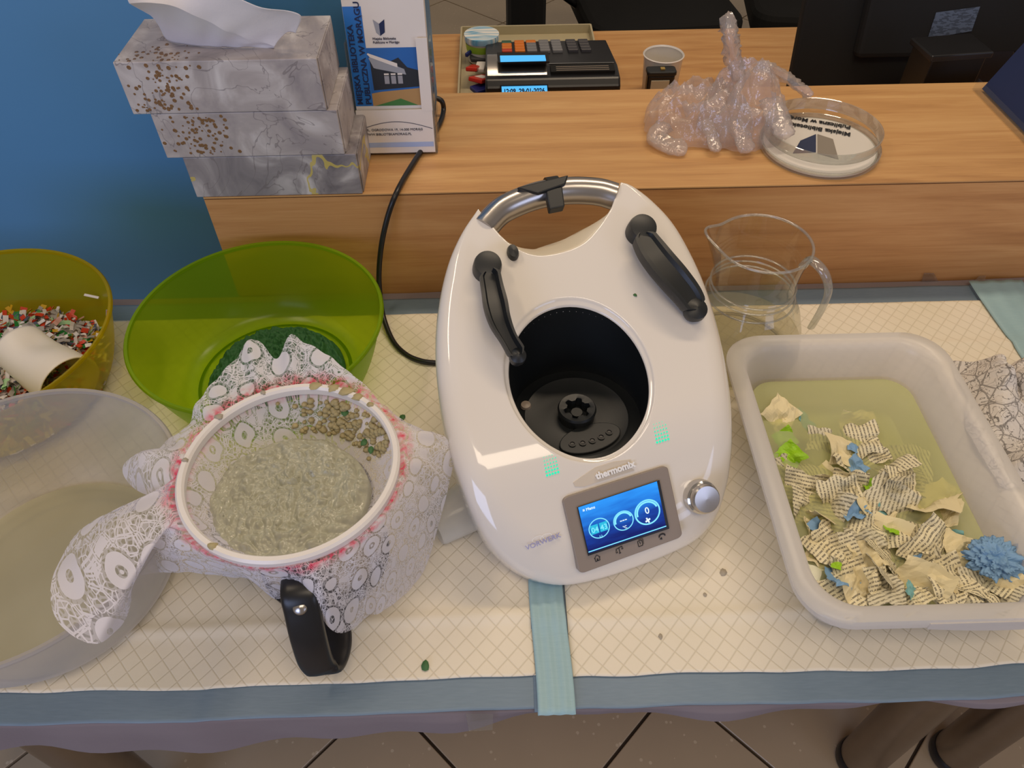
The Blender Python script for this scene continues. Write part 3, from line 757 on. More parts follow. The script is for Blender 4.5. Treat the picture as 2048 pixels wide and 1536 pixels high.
a = hw(1052, 1100, 0)+nrd*.0014; b_ = hw(1114, 1076, 0)+nrd*.0014
text('VORWERK', a, b_-a, FN.cross(EX), .0068, M['lav'], mach, 'maker_lettering', sx=1.12)
m = MB()
for (u, v, r_) in ((1075, 1079, .0060), (1092, 1074, .0060)):
    c = hw(u, v, 0)+nrd*.0012; up = FN.cross((b_-a).normalized()); exx = (b_-a).normalized(); vs = []
    for i in range(15):
        t_ = R(180*i/14)
        for rr in (r_, r_-.0006): vs.append(c+exx*rr*math.cos(t_)+up*rr*.6*math.sin(t_))
    m.add(vs, [(2*i, 2*i+2, 2*i+3, 2*i+1) for i in range(14)])
m.build('maker_arcs', M['print_white'], mach)
# green crumb on the deck
random.seed(3)
def crumb(p, r, mat, label, name='pulp_crumb', cat='crumb', ax=None, group='green pulp crumbs'):
    m = MB(); vs = []
    for j in range(3):
        for i in range(8):
            a = 2*PI*i/8; k = (1, .8, .25)[j]*r*(1+.25*random.uniform(-1, 1)); vs.append(Vector(p)+Vector((k*math.cos(a), k*1.3*math.sin(a), j*r*.25)))
    fs = [(j*8+i, j*8+(i+1) % 8, (j+1)*8+(i+1) % 8, (j+1)*8+i) for j in range(2) for i in range(8)]+[tuple(range(8))[::-1], tuple(range(16, 24))]
    o = m.add(vs, fs).build(name, mat, smooth=50); return tag(o, label, cat, group)
M['crumb'] = plain('green_crumb', '3E6B3C', .6, var=.3, scale=300); M['crumb_g'] = plain('grey_crumb', 'A69C8A', .7)
crumb(hw(1270, 590, 0), .0022, M['crumb'], 'tiny green crumb stuck on the white machine above the well')
crumb(P(851, 1331, .0058), .0038, M['crumb'], 'green crumb on the pad right of the black jug handle')
crumb(P(805, 835, .0058), .0035, M['crumb'], 'green crumb on the pad between green bowl and machine')
crumb(P(1321, 1273, .0068), .0022, M['crumb_g'], 'grey crumb on the pad below the machine screen')
crumb(P(1410, 1189, .0068), .0018, M['crumb_g'], 'grey crumb on the pad right of the machine front')
crumb(P(1447, 1145, .0068), .0036, M['crumb_g'], 'pale grey crumb beside the left side of the tray')

# power cord
pts = [(P(872, 196, .19)), P(884, 203, .185), P(887, 222, .172), P(878, 250, .170), P(850, 290, .170), P(815, 345, .1695), PY(792, 388, .834), PY(775, 435, .822), PY(763, 490, .815), PY(758, 545, .81), PY(760, 590, .80), P(767, 635, .016), P(786, 682, .0085), P(812, 709, .0085), P(842, 722, .0085), P(872, 726, .0085), P(895, 727, .0085)]
tag(MB().tube(cr(pts, 8), .0036, 12).build('power_cord', M['black'], smooth=60), 'black power cord hanging over the counter front down to the machine', 'cord')
# plug / thin black strap showing under the lace
tag(MB().tube(cr([P(540, 1188, .006), P(560, 1200, .0065), P(585, 1208, .0065)], 6), .0016, 8).build('thin_cable', M['black'], smooth=60), 'short black cable end showing below the lace hem', 'cord')

# ================================================================ BOWLS
def bowl(c, r, h, rb, mat, name, label, cat='bowl', th=.0022):
    t = thing(name, label, cat)
    pr = [(.0001, .004), (rb*.9, .004)]
    for i in range(1, 13):
        q = i/12; pr.append((rb*.9+(r-rb*.9)*(q**.62), .004+(h-.004)*(q**1.35)))
    x, y = c
    MB().lathe((x, y, .0035), pr, 96).build('body', mat, t, smooth=50)
    MB().lathe((x, y, .0035), [(r+.0008, h-.0035), (r+.003, h-.002), (r+.0035, h), (r+.002, h+.0025), (r-.0012, h+.0018), (r-.0015, h-.002)], 96).build('rim', mat, t, smooth=50)
    MB().lathe((x, y, .0035), [(rb*.86, 0), (rb*.86, .004), (rb*.90, .004), (rb*.90, 0)], 64).build('foot_ring', mat, t, smooth=50)
    return t, (lambda z: rb*.9+(r-rb*.9)*(max(0, (z-.0075)/(h-.004))**(.62/1.35)))
gb, gbr = bowl((-.293, .672), .147, .103, .108, M['green_bowl'], 'green_bowl', 'lime green translucent plastic bowl holding dark green pulp, left of the machine')
yb, ybr = bowl((-.626, .660), .155, .103, .118, M['yellow_bowl'], 'yellow_bowl', 'yellow translucent bowl filled with plastic shreds at the left edge')
fb_, fbr = bowl((-.462, .394), .152, .122, .108, M['frost'], 'frosted_bowl', 'large frosted clear bowl with cloudy liquid at the left front')
# green pulp lump: clumpy dome on the bowl floor
def lump(c, rx, ry, z0, h, mat, name, label, cat, kind=None, amp=.006, fr=70, n=110, seed=0, parent=None):
    def f(u, v):
        a = 2*PI*u; r = v; e = 1+.07*noise.noise(Vector((math.cos(a)*2, math.sin(a)*2, seed)))
        x = c[0]+rx*r*e*math.cos(a); y = c[1]+ry*r*e*math.sin(a)
        z = z0+h*(1-r**4)**.5*1.0 if r < 1 else z0
        q = Vector((x*fr, y*fr, seed)); z += amp*(noise.noise(q)+.5*noise.noise(q*2.3)+.3*noise.noise(q*5))*min(1, (1-r)*8+.25)
        return Vector((x, y, max(z0, z)))
    o = MB().grid(f, n, n//2, closeu=True).build(name, mat, parent, smooth=180)
    if not parent: tag(o, label, cat, kind=kind)
    return o
lump((-.290, .668), .086, .088, .0082, .020, M['pulp_g'], 'green_pulp', 'dark green fluffy paper pulp in the bottom of the lime green bowl', 'pulp', amp=.008, fr=130, n=240, seed=5)
# shreds
SH = [plain('shred_white', 'E2DAD6', .5), plain('shred_orange', 'C93A10', .45), plain('shred_green', '1E7A2A', .5), plain('shred_mint', 'A7CF98', .5), plain('shred_yellow', 'CDA11C', .5), plain('shred_slate', '555A72', .5), plain('shred_grey', 'A09890', .55), plain('shred_pink', 'D2A090', .5)]
random.seed(11); m = MB()
def shz(x, y):
    dx, dy = x+.60, y-.655; return .062-2.4*((dx+.02)**2+(dy-.015)**2)+.006*noise.noise(Vector((x*20, y*20, 2)))
def shred(m, p, L, W, mi):
    rot = (Matrix.Rotation(random.uniform(0, 2*PI), 3, 'Z') @ Matrix.Rotation(random.gauss(0, .45), 3, 'X') @ Matrix.Rotation(random.gauss(0, .45), 3, 'Y'))
    vs = []; b_ = random.uniform(-.25, .25)
    for i in range(3):
        for s in (-1, 1):
            for t_ in (-1, 1): vs.append(Vector(p)+rot @ Vector((L*(i-1), s*W, t_*.0003+b_*L*(1 if i == 1 else 0))))
    fs = []
    for i in range(2):
        k = i*4; fs += [(k, k+2, k+6, k+4), (k+1, k+5, k+7, k+3), (k, k+4, k+5, k+1), (k+2, k+3, k+7, k+6)]
    fs += [(0, 1, 3, 2), (8, 10, 11, 9)]
    m.add(vs, fs, mi)
for i in range(4600):
    a = random.uniform(0, 2*PI); r = .150*math.sqrt(random.random()); x = -.625+r*math.cos(a); y = .655+r*math.sin(a)
    lim = .2
    if r > lim: continue
    z = shz(x, y)+random.uniform(-.014, .006)
    if z < .011 or r > ybr(z)-.007: continue
    col = random.choices(range(8), [34, 20, 6, 8, 7, 8, 22, 6])[0]
    shred(m, (x, y, z), random.uniform(.003, .0088), random.uniform(.0015, .0034), col)
sh_ = m.build('plastic_shreds', SH, fix=False); tag(sh_, 'heap of mixed white, orange and green paper shreds in the yellow bowl', 'shreds', kind='stuff')
lump((-.622, .655), .100, .100, .009, .012, plain('shred_mass', '857B70', .7, var=.3, scale=80), 'shred_underlayer', 'x', 'x', seed=2, amp=.003, parent=sh_)
random.seed(5)
for (u, v, l_, mi, lab) in ((184, 598, .011, 0, 'white paper strip stuck high on the far wall of the yellow bowl'), (235, 632, .009, 6, 'pale strip stuck upright on the right inner wall of the yellow bowl'), (229, 640, .011, 1, 'orange strip stuck upright on the right inner wall of the yellow bowl')):
    p = P(u, v, .066); rr_ = math.hypot(p.x+.625, p.y-.655); q = ybr(.066)-.0035; p = Vector((-.625+(p.x+.625)*q/rr_, .655+(p.y-.655)*q/rr_, .070))
    o = MB().box((0, 0, 0), (l_, .0016, .0004)).build('paper_strip', SH[mi]); o.location = p
    o.rotation_euler = (R(25), 0, R(-18)) if mi == 0 else (R(-10), R(-55), R(75)); tag(o, lab, 'paper strip', 'strips stuck on the yellow bowl wall')
# white plastic cup lying in the yellow bowl
def cup(a, b, r0, r1, name, label, mat, dent=0, rim=True):
    a, b = Vector(a), Vector(b); L = (b-a).length; ax = (b-a).normalized(); sx_ = ax.cross(Vector((0, 0, 1))).normalized(); up = sx_.cross(ax)
    def f(u, v):
        t_ = 2*PI*u; r = r0+(r1-r0)*v; d = 1-dent*math.exp(-((v-.35)/.28)**2)*math.exp(-((t_-PI*.62)/.8)**2)
        d -= dent*.7*math.exp(-((v-.2)/.3)**2)*math.exp(-((t_-PI*1.2)/.7)**2)
        return a+ax*(L*v)+(sx_*math.cos(t_)+up*math.sin(t_))*r*d
    t = thing(name, label, 'cup')
    MB().grid(f, 72, 30, closeu=True).build('wall', mat, t, smooth=60, solid=.0006)
    MB().tube([f(i/48, 1) for i in range(48)], .0012, 8, closed=True).build('rim', mat, t, smooth=60)
    vs = [f(i/48, 0) for i in range(48)]; MB().add(vs+[a+ax*.002], [(i, (i+1) % 48, 48) for i in range(48)]).build('base', mat, t, solid=.0006)
    return t
M['cup_white'] = plain('soft_white_cup', 'EAE0CE', .38, var=.04)
ca = P(55, 690, .062); cb = P(128, 752, .060)
d_ = (Vector((cb.x, cb.y, 0))-Vector((ca.x, ca.y, 0)))
cup(P(42, 695, .072), P(140, 768, .062), .031, .036, 'plastic_cup', 'crumpled white plastic cup lying on the shreds in the yellow bowl', M['cup_white'], dent=.28)
# cloudy liquid in the frosted bowl
zl = .017
MB_ = MB().lathe((-.462, .394, 0), [(.0001, zl), (fbr(zl)-.004, zl), (fbr(zl*.6)-.003, zl*.6), (fbr(.012)-.004, .0125), (.0001, .0125)], 72).build('cloudy_liquid', M['milky'], smooth=40)
tag(MB_, 'cloudy yellowish liquid lying in the large frosted bowl', 'liquid')

# ================================================================ LACE, HOOP, MIXING JUG, PULP
HC = Vector((-.195, .410, .165)); HRr = .0950
jug = thing('mixing_jug', 'steel mixing jug with black handle standing under the lace and white hoop', 'jug')
JC = Vector((-.193, .412, 0))
MB().lathe(JC, [(.060, .006), (.064, .012), (.062, .05), (.063, .104), (.064, .108), (.062, .108), (.060, .10), (.060, .05), (.06, .02), (.0001, .018)], 64).build('steel_bowl', M['steel'], jug, smooth=40)
MB().lathe(JC, [(.055, .0025), (.066, .0025), (.067, .012), (.060, .016)], 48).build('base_ring', M['black'], jug, smooth=40)
hp_ = cr([Vector((-.180, .338, .130)), P(598, 1180, .136), P(606, 1225, .120), P(618, 1280, .090), P(634, 1327, .052), P(655, 1336, .036), P(672, 1300, .030), P(672, 1258, .028), Vector((-.180, .352, .028))], 8)
def hs(i, t_):
    w_ = .0155*(1 if t_ < .6 else .9); h_ = .0062 if t_ < .55 else .0052
    return [(w_*math.copysign(abs(math.cos(2*PI*j/20))**.55, math.cos(2*PI*j/20)), h_*math.copysign(abs(math.sin(2*PI*j/20))**.8, math.sin(2*PI*j/20))) for j in range(20)]
hb = MB()
Tn = Vector((1, .10, .0)).normalized()
hb.sweep(hp_, hs, up=lambda i: ((hp_[min(i+1, len(hp_)-1)]-hp_[max(i-1, 0)]).normalized().cross(Tn)))
hd = hb.build('handle', M['black'], jug, smooth=40)
tp = hp_[14]; MB().lathe(tp+Vector((0, -.0035, .0055)), [(.0001, .002), (.005, .0015), (.0062, 0), (.0065, -.002)], 20, ax=Matrix.Rotation(R(35), 3, 'X')).build('handle_dimple', M['steel'], hd, smooth=50)
# hoop
ho = thing('embroidery_hoop', 'white plastic hoop clamping the lace over the mixing jug', 'hoop')
MB().lathe(HC, [(HRr-.0035, -.004), (HRr+.0035, -.004), (HRr+.004, .003), (HRr+.002, .0055), (HRr-.002, .0055), (HRr-.0038, .003), (HRr-.0035, -.004)], 110).build('hoop_ring', M['white'], ho, smooth=35)
random.seed(8)
for k, (u, v, r_, mt) in enumerate(((665, 777, .006, 'pulp_y'), (690, 786, .007, 'pulp_y'), (712, 796, .006, 'pulp_y'), (735, 812, .004, 'pulp_y'), (630, 772, .006, 'pulp_y'), (432, 830, .0045, 'crumb_g'), (425, 1090, .004, 'pulp_y'), (376, 920, .003, 'crumb_g'), (520, 768, .003, 'crumb_g'))):
    p = P(u, v, .171); d = Vector((p.x-HC.x, p.y-HC.y, 0)); p = Vector((HC.x, HC.y, 0))+d.normalized()*HRr; p.z = .1702
    m = MB(); vs = []
    for j in range(3):
        for i in range(9):
            a = 2*PI*i/9; q = (1, .85, .3)[j]*r_*(1+.3*random.uniform(-1, 1)); vs.append(p+Vector((q*math.cos(a), q*math.sin(a)*.8, (-.0005, .0012, .002)[j])))
    m.add(vs, [(j*9+i, j*9+(i+1) % 9, (j+1)*9+(i+1) % 9, (j+1)*9+i) for j in range(2) for i in range(9)]+[tuple(range(18, 27))]).build('pulp_splash', M[mt], ho, smooth=60)
# lace
hem = [(905, 900, .125, 14), (893, 985, .09, 4), (852, 1128, .022, -16), (790, 1205, .022, -36), (735, 1235, .05, -52), (668, 1264, .085, -66), (602, 1168, .14, -80), (555, 1200, .075, -95), (500, 1160, .09, -108), (420, 1152, .09, -124), (335, 1142, .09, -137), (285, 1150, .075, -145),
       (255, 1232, .10, -151), (190, 1285, .134, -155.5), (118, 1245, .134, -160), (116, 1150, .134, -164.5), (150, 1060, .134, -169), (205, 1042, .134, -173), (300, 1010, .14, -177.5), (335, 1000, .15, -180), (290, 992, .13, -183), (248, 945, .118, -188), (298, 900, .125, -195), (360, 868, .14, -205), (388, 820, .155, -216), (428, 760, .17, -229), (508, 683, .185, -247), (552, 716, .178, -255), (590, 676, .19, -262), (652, 710, .18, -275), (720, 762, .17, -294), (770, 812, .155, -312), (842, 860, .14, -330)]
NH = len(hem)
hp3 = [P(u, v, z) for u, v, z, a in hem]; NL = 12
hemc = cr(hp3, NL, closed=True)
an = []
for i in range(NH):
    a0 = hem[i][3]; a1 = hem[(i+1) % NH][3] if i < NH-1 else hem[0][3]-360
    for q in range(NL): an.append(R(a0+(a1-a0)*q/NL))
NT_ = len(hemc)
def lace():
    vs = []; uv = []; stn = []; NV = 26; NI = 30; Lp = [0.0]*NT_; prev = [None]*NT_
    rows_ = []
    for j in range(NI):        # inside, centre to hoop
        s = j/(NI-1); row = []
        for i in range(NT_):
            a = an[i]
            r = .004+(HRr-.0045-.004)*min(1, s*1.02)
            q = r/HRr
            depth = .052*(1-max(0, (q-.62)/.38)**1.15) if q > .62 else .052
            z = HC.z-.002-depth; wr = .0022*math.sin(a*23+2*math.sin(a*5))*math.sin(PI*min(1, max(0, (q-.3)/.7)))
            rr = r+wr; pq = (r, z)
            Lp[i] += 0 if prev[i] is None else math.hypot(pq[0]-prev[i][0], pq[1]-prev[i][1]); prev[i] = pq; L = Lp[i]
            vs.append(Vector((HC.x+rr*math.cos(a), HC.y+rr*math.sin(a), z+wr*.8))); uv.append((L*math.cos(a), L*math.sin(a)))
            stn.append(max(0, 1-(HRr-r)/.006)*.6); row.append(len(vs)-1)
        rows_.append(row)
    for j in range(1, NV):     # outside, hoop to hem
        s = j/(NV-1); row = []
        for i in range(NT_):
            a = an[i]; A0 = Vector((HC.x+(HRr+.0045)*math.cos(a), HC.y+(HRr+.0045)*math.sin(a), HC.z-.001)); B0 = hemc[i]
            L = (B0-A0).length; out = Vector((math.cos(a), math.sin(a), 0))
            # quadratic curve: leaves the hoop outward, then falls
            mid = A0.lerp(B0, .5)+Vector((0, 0, max(0, (A0.z-B0.z))*.28+.002))+out*max(0, (A0.z-B0.z))*.12
            p = A0*(1-s)**2+mid*2*s*(1-s)+B0*s**2
            f = (.0045*math.sin(a*19+1.3*math.sin(a*7))+.002*math.sin(a*41))*min(1, L/.06)*math.sin(PI*min(1, s*1.15)*.5)*(1 if s < .8 else .8)
            n_ = noise.noise(Vector((p.x*28, p.y*28, p.z*28)))*.005*s
            p = p+Vector((0, 0, f+n_))+out*f*.25
            if p.y > .45 and s > 0: pass
            p.z = max(p.z, .0075)
            vs.append(p); LL = Lp[i]+L*s; uv.append((LL*math.cos(a), LL*math.sin(a)))
            stn.append(max(0, 1-abs(L*s-.004)/.012)); row.append(len(vs)-1)
        rows_.append(row)
    fs = []
    for j in range(len(rows_)-1):
        for i in range(NT_):
            i2 = (i+1) % NT_; fs.append((rows_[j][i], rows_[j][i2], rows_[j+1][i2], rows_[j+1][i]))
    o = mobj('lace_cloth', vs, fs, M['lace'], smooth=True)
    me = o.data; ul = me.uv_layers.new()
    for lp in me.loops: ul.data[lp.index].uv = uv[lp.vertex_index]
    at = me.attributes.new('stain', 'FLOAT', 'POINT')
    for i, s in enumerate(stn): at.data[i].value = s
    return tag(o, 'white floral lace curtain cloth with pink-dyed ring, draped over the hoop and mixing jug', 'lace cloth')
lace()
def pulpd():
    c = Vector((-.202, .400)); n = 260; vs = []; fs = []
    def f(u, v):
        a = 2*PI*u; r = v; e = 1+.05*noise.noise(Vector((math.cos(a)*2, math.sin(a)*2, 3)))
        x = c.x+.074*r*e*math.cos(a); y = c.y+.070*r*e*math.sin(a)
        q = Vector((x, y, .3)); z = .128+.012*math.sqrt(max(0, 1-r**5))
        z += .0050*(noise.noise(q*60)+1.3*abs(noise.noise(q*120))+.45*abs(noise.noise(q*270)))*min(1, (1-r)*6+.35)
        if r > .985: z -= .010
        return Vector((x, y, z))
    return tag(MB().grid(f, 300, 110, closeu=True).build('paper_pulp', M['pulp'], smooth=180), 'wet grey-green paper pulp mound inside the lace-lined hoop', 'pulp')
pulpd()
# dried beige pulp on the inner lace, upper right
random.seed(21); m = MB()
for i in range(210):
    a = R(random.gauss(66, 17)) if i < 160 else R(random.uniform(20, 42)); s = random.uniform(.1, .95) if i < 160 else random.uniform(.0, .6)
    q = .97-.24*s; z = HC.z-.002-.052*(1-max(0, (q-.62)/.38)**1.15)+.002; r = HRr*q; rad = random.uniform(.0018, .0042)
    m.lathe((HC.x+r*math.cos(a), HC.y+r*math.sin(a), z), [(.0001, -rad*.7), (rad, 0), (rad*.7, rad*.6), (.0001, rad*.8)], 7)
tag(m.build('dried_pulp', M['pulp_y'], smooth=80), 'dried beige pulp crumbs clinging to the far inner side of the lace', 'pulp', kind='stuff')
for u, v, z, wq in ((690, 825, .150, 'topmost of three'), (728, 885, .138, 'middle of three'), (742, 900, .142, 'lowest of three')):
    crumb(P(u, v, z), .0035, M['crumb'], 'dark green flake on the far inner side of the lace, '+wq, group='green flakes inside the lace')
# clear cup lying right of the lace
def ribcup():
    a = P(868, 1052, .030); b_ = P(975, 992, .034); a = Vector(a); b_ = Vector(b_); L = (b_-a).length; ax = (b_-a).normalized(); s_ = ax.cross(Vector((0, 0, 1))).normalized(); up = s_.cross(ax)
    t = thing('clear_cup', 'clear ribbed plastic cup lying on its side between lace and machine', 'cup')
    axm = Matrix((s_, up, ax)).transposed()
    pr = [(.0001, 0), (.021, 0), (.0225, .003), (.026, L*.55)]+[(.0262+.0012*(k % 2)+k*.0002, L*.60+k*.0035) for k in range(7)]+[(.0288, L*.62+.028), (.031, L*.62+.029)]
    MB().lathe(a, pr, 56, ax=axm).build('wall', M['clearish'], t, smooth=35, solid=.0005)
    MB().tube([a+ax*(L*.62+.029)+(s_*math.cos(2*PI*i/48)+up*math.sin(2*PI*i/48))*.031 for i in range(48)], .0011, 8, closed=True).build('rim', M['clearish'], t, smooth=60)
ribcup()

# ================================================================ GLASS JUG
JG = Vector((.303, .702, .0045))
gj = thing('glass_jug', 'clear glass jug with spout and open handle, holding a little water', 'jug')
def jw(off):
    prof = [(.070, .0), (.078, .006), (.079, .02), (.074, .05), (.065, .078), (.054, .098), (.049, .108), (.0505, .111), (.049, .114), (.0505, .118), (.049, .121), (.0485, .130), (.0505, .150), (.0545, .175)]
    def f(u, v):
        k = v*(len(prof)-1); i = min(int(k), len(prof)-2); q = k-i; r = prof[i][0]*(1-q)+prof[i+1][0]*q-off; z = prof[i][1]*(1-q)+prof[i+1][1]*q
        a = 2*PI*u; da = ((a-R(165)+PI) % (2*PI))-PI; s = math.exp(-(da/.30)**2)*max(0, (z-.13)/.045)
        return JG+Vector(((r+.014*s)*math.cos(a), (r+.014*s)*math.sin(a), z+(.003 if off else 0)*(v < .01)+.006*s))
    return f
fo = jw(0)
MB().grid(fo, 96, 60, closeu=True).build('glass_wall', M['glass'], gj, smooth=60, fix=False)
M['rimglass'] = glass('thick_glass_edge', 'EEF0EA', .8, .12, .12)
MB().tube([fo(i/96, 1) for i in range(96)], .0017, 10, closed=True).build('lip', M['rimglass'], gj, smooth=60)
for z_, r_ in ((.1085, .0502), (.1165, .0502), (.0985, .0535)):
    MB().lathe(JG, [(r_+.0014*math.cos(2*PI*i/8), z_+.0011*math.sin(2*PI*i/8)) for i in range(9)], 80).build('ridge', M['rimglass'], gj, smooth=60)
MB().lathe(JG, [(.0001, .0045), (.05, .005), (.066, .008), (.070, .004), (.066, .0), (.0001, .0005)], 72).build('thick_base', M['glass'], gj, smooth=40)
hpt = cr([JG+Vector((.048, -.012, .150)), P(1622, 520, .168), P(1648, 545, .163), P(1657, 580, .140), P(1645, 615, .110), P(1622, 655, .075)], 8)
MB().sweep(hpt, lambda i, t_: [((.0068-.0015*t_)*math.cos(2*PI*j/16), (.0046-.0012*t_)*math.sin(2*PI*j/16)) for j in range(16)], up=(.3, -.6, .7)).build('handle', M['rimglass'], gj, smooth=50)
wz = .034
tag(MB().lathe(JG, [(.0001, wz), (.074, wz), (.0758, wz+.0012), (.0758, wz-.001), (.0772, .02), (.076, .009), (.0001, .009)], 72).build('jug_water', M['water'], smooth=30), 'shallow clear water in the bottom of the glass jug', 'water')

# ================================================================ FROSTED TRAY
tr = thing('frosted_tray', 'frosted plastic storage tray of soaking paper at the right', 'tray')
TX0, TX1, TY0, TY1, TZ = .2535, .508, .278, .635, .098
def rr_pts(x0, y0, x1, y1, r, z): return [Vector((x, y, z)) for x, y in rrect(x0, y0, x1, y1, r, 10)]
rings = [(.0, .0, .045, TZ-.010), (-.001, 0, .045, TZ-.003), (.002, .002, .044, TZ), (.014, .014, .040, TZ+.0005), (.019, .018, .038, TZ-.003), (.022, .021, .036, TZ-.012),
         (.027, .027, .034, TZ-.045), (.034, .034, .032, .018), (.040, .040, .028, .009), (.050, .050, .022, .0075)]
m = MB(); vs = []
for dx, dy, r_, z in rings: vs += rr_pts(TX0+dx, TY0+dy, TX1-dx, TY1-dy, r_, z)
k = len(rrect(0, 0, 1, 1, .1, 10)); fs = [(j*k+i, j*k+(i+1) % k, (j+1)*k+(i+1) % k, (j+1)*k+i) for j in range(len(rings)-1) for i in range(k)]+[tuple((len(rings)-1)*k+i for i in range(k))]
m.add(vs, fs).build('tray_body', M['tray'], tr, smooth=50, fix=False)
# side grip under the front rim
MB().add(*(lambda q: (q, [(i, i+1, i+13, i+12) for i in range(11)]))([Vector((.36+.012*i, TY0-.0005, TZ-.010-.006*math.sin(PI*i/11))) for i in range(12)]+[Vector((.36+.012*i, TY0+.0005, TZ-.002)) for i in range(12)])).build('grip_lip', M['tray'], tr, solid=.002)
WL = .052
vs = rr_pts(TX0+.0335, TY0+.0335, TX1-.0335, TY1-.0335, .030, WL); vb = rr_pts(TX0+.043, TY0+.043, TX1-.043, TY1-.043, .026, .011)
m = MB().add(vs+vb, [tuple(range(k)), tuple(range(k, 2*k))]+[(i, (i+1) % k, k+(i+1) % k, k+i) for i in range(k)])
wt = m.build('soaking_water', M['murky']); tag(wt, 'murky yellow-green water filling the frosted tray', 'water')
# paper scraps: crumpled sheets
def scrap(name, p, size, mat, seed, crum=.5, flat=.35, asp=1.0, rot=None, n=12, ragged=True):
    rnd = random.Random(seed); sd = seed*7.13
    M3 = Matrix.Rotation(rnd.uniform(0, 2*PI) if rot is None else rot, 3, 'Z') @ Matrix.Rotation(rnd.gauss(0, flat), 3, 'X') @ Matrix.Rotation(rnd.gauss(0, flat), 3, 'Y')
    fd = [(rnd.uniform(0, PI), rnd.uniform(-.25, .25), rnd.uniform(.6, 1.6)*crum*rnd.choice((-1, 1, -1))) for _ in range(4)]
    vs = []; uv = []; fs = []
    for j in range(n):
        for i in range(n):
            a, b = i/(n-1)-.5, j/(n-1)-.5
            if ragged:
                e = 1+.30*noise.noise(Vector((math.atan2(b, a)*1.3, sd, 0))); x, y = a*e, b*e*asp
            else: x, y = a, b*asp
            z = 0
            for an_, off, k_ in fd:
                d = x*math.cos(an_)+y*math.sin(an_)-off
                if d > 0: z += d*k_
            z += .22*crum*noise.noise(Vector((x*3.5+sd, y*3.5, 1)))+.10*crum*abs(noise.noise(Vector((x*8+sd, y*8, 4)))); x += .10*crum*noise.noise(Vector((x*4, y*4, sd))); y += .10*crum*noise.noise(Vector((x*4+5, y*4, sd)))
            z = .22*math.tanh(z/.22)
            vs.append(M3 @ (Vector((x*(1-.15*crum), y*(1-.15*crum), z))*size)); uv.append((x*size+sd % 1, y*size+sd % .7))
    for j in range(n-1):
        for i in range(n-1): fs.append((j*n+i, j*n+i+1, (j+1)*n+i+1, (j+1)*n+i))
    o = mobj(name, vs, fs, mat); o.location = p
    ul = o.data.uv_layers.new()
    for lp in o.data.loops: ul.data[lp.index].uv = uv[lp.vertex_index]
    mm = o.modifiers.new('s', 'SOLIDIFY'); mm.thickness = .0004
    return o
scr_pts = [  # pixel, size, material, height offset above water
 (1562, 828, .026, 2, .003), (1640, 880, .020, 1, -.004), (1715, 885, .036, 0, .001), (1682, 903, .026, 2, .003), (1700, 925, .026, 0, .005), (1790, 935, .030, 0, .004), (1775, 955, .030, 1, .006), (1800, 975, .028, 0, .006),
 (1825, 920, .034, 1, -.006), (1575, 930, .018, 1, -.001), (1615, 985, .034, 0, .000), (1600, 1010, .026, 0, .002), (1680, 995, .034, 0, .003), (1660, 1010, .030, 1, .004), (1700, 975, .028, 0, .002), (1780, 1000, .034, 1, .002), (1740, 1010, .026, 2, .003),
 (1710, 1025, .028, 0, .004), (1862, 1010, .038, 2, -.002), (1882, 1030, .030, 2, -.003), (1690, 1055, .036, 0, .002), (1760, 1050, .030, 2, .003), (1770, 1075, .034, 2, .005), (1810, 1070, .032, 0, .004), (1790, 1090, .036, 0, .006), (1740, 1090, .028, 1, .004),
 (1640, 1040, .020, 2, .002), (1665, 1090, .034, 0, .004), (1680, 1115, .030, 0, .004), (1738, 1110, .026, 2, .006), (1720, 1150, .032, 0, .005), (1700, 1180, .034, 0, .007), (1730, 1195, .030, 2, .006), (1775, 1175, .034, 0, .008), (1765, 1150, .030, 1, .004),
 (1800, 1130, .028, 1, .001), (1815, 1150, .032, 0, .004), (1875, 1110, .044, 0, .005), (1850, 1140, .030, 1, .004), (1930, 1100, .030, 2, .006), (1950, 1120, .028, 0, .006), (1940, 1145, .032, 2, .008), (1895, 1160, .034, 0, .008), (1850, 1180, .034, 2, .009), (1905, 1180, .030, 0, .009),
 (1960, 1165, .034, 0, .009), (1995, 1160, .030, 2, .010), (2025, 1165, .032, 1, .012), (1820, 1195, .032, 0, .008), (1870, 1195, .032, 2, .009), (1775, 1200, .028, 1, .007), (1965, 1180, .026, 1, .009), (2040, 1140, .030, 0, .012), (1640, 1110, .018, 2, .003), (1655, 1075, .022, 0, .003),
 (1630, 955, .022, 1, -.006), (1745, 905, .022, 0, .002), (1655, 960, .024, 2, -.008), (1840, 960, .026, 1, -.008), (1890, 985, .024, 2, -.009), (1720, 855, .030, 2, -.014), (1625, 1065, .018, 2, -.004), (1845, 1100, .022, 1, .002), (1690, 1145, .020, 1, .004)]
GS = 'torn book page scraps soaking in the tray'
for i, (u, v, s, mi, dz) in enumerate(scr_pts):
    p = P(u, v, WL+dz); p.x = min(max(p.x, TX0+.040+s*.35), TX1-.040-s*.35); p.y = min(max(p.y, TY0+.040+s*.35), TY1-.045)
    o = scrap('paper_scrap', p, s*1.42, M['scrap'][mi], i+1, crum=.62)
    kindw = 'blank cream' if mi == 2 else ('finely printed grey' if mi == 1 else 'printed yellowed')
    fy = 'far end' if v < 900 else ('upper middle' if v < 1000 else ('middle' if v < 1090 else ('lower middle' if v < 1140 else 'near end')))
    fx = 'left side' if u < 1690 else ('centre' if u < 1800 else ('right of centre' if u < 1900 else 'right side'))
    tag(o, '%s paper scrap, %s of tray, %s' % (kindw, fy, fx), 'paper scrap', GS)
_by = {}
for o in COL.objects:
    if o.get('group') == GS: _by.setdefault(o['label'], []).append(o)
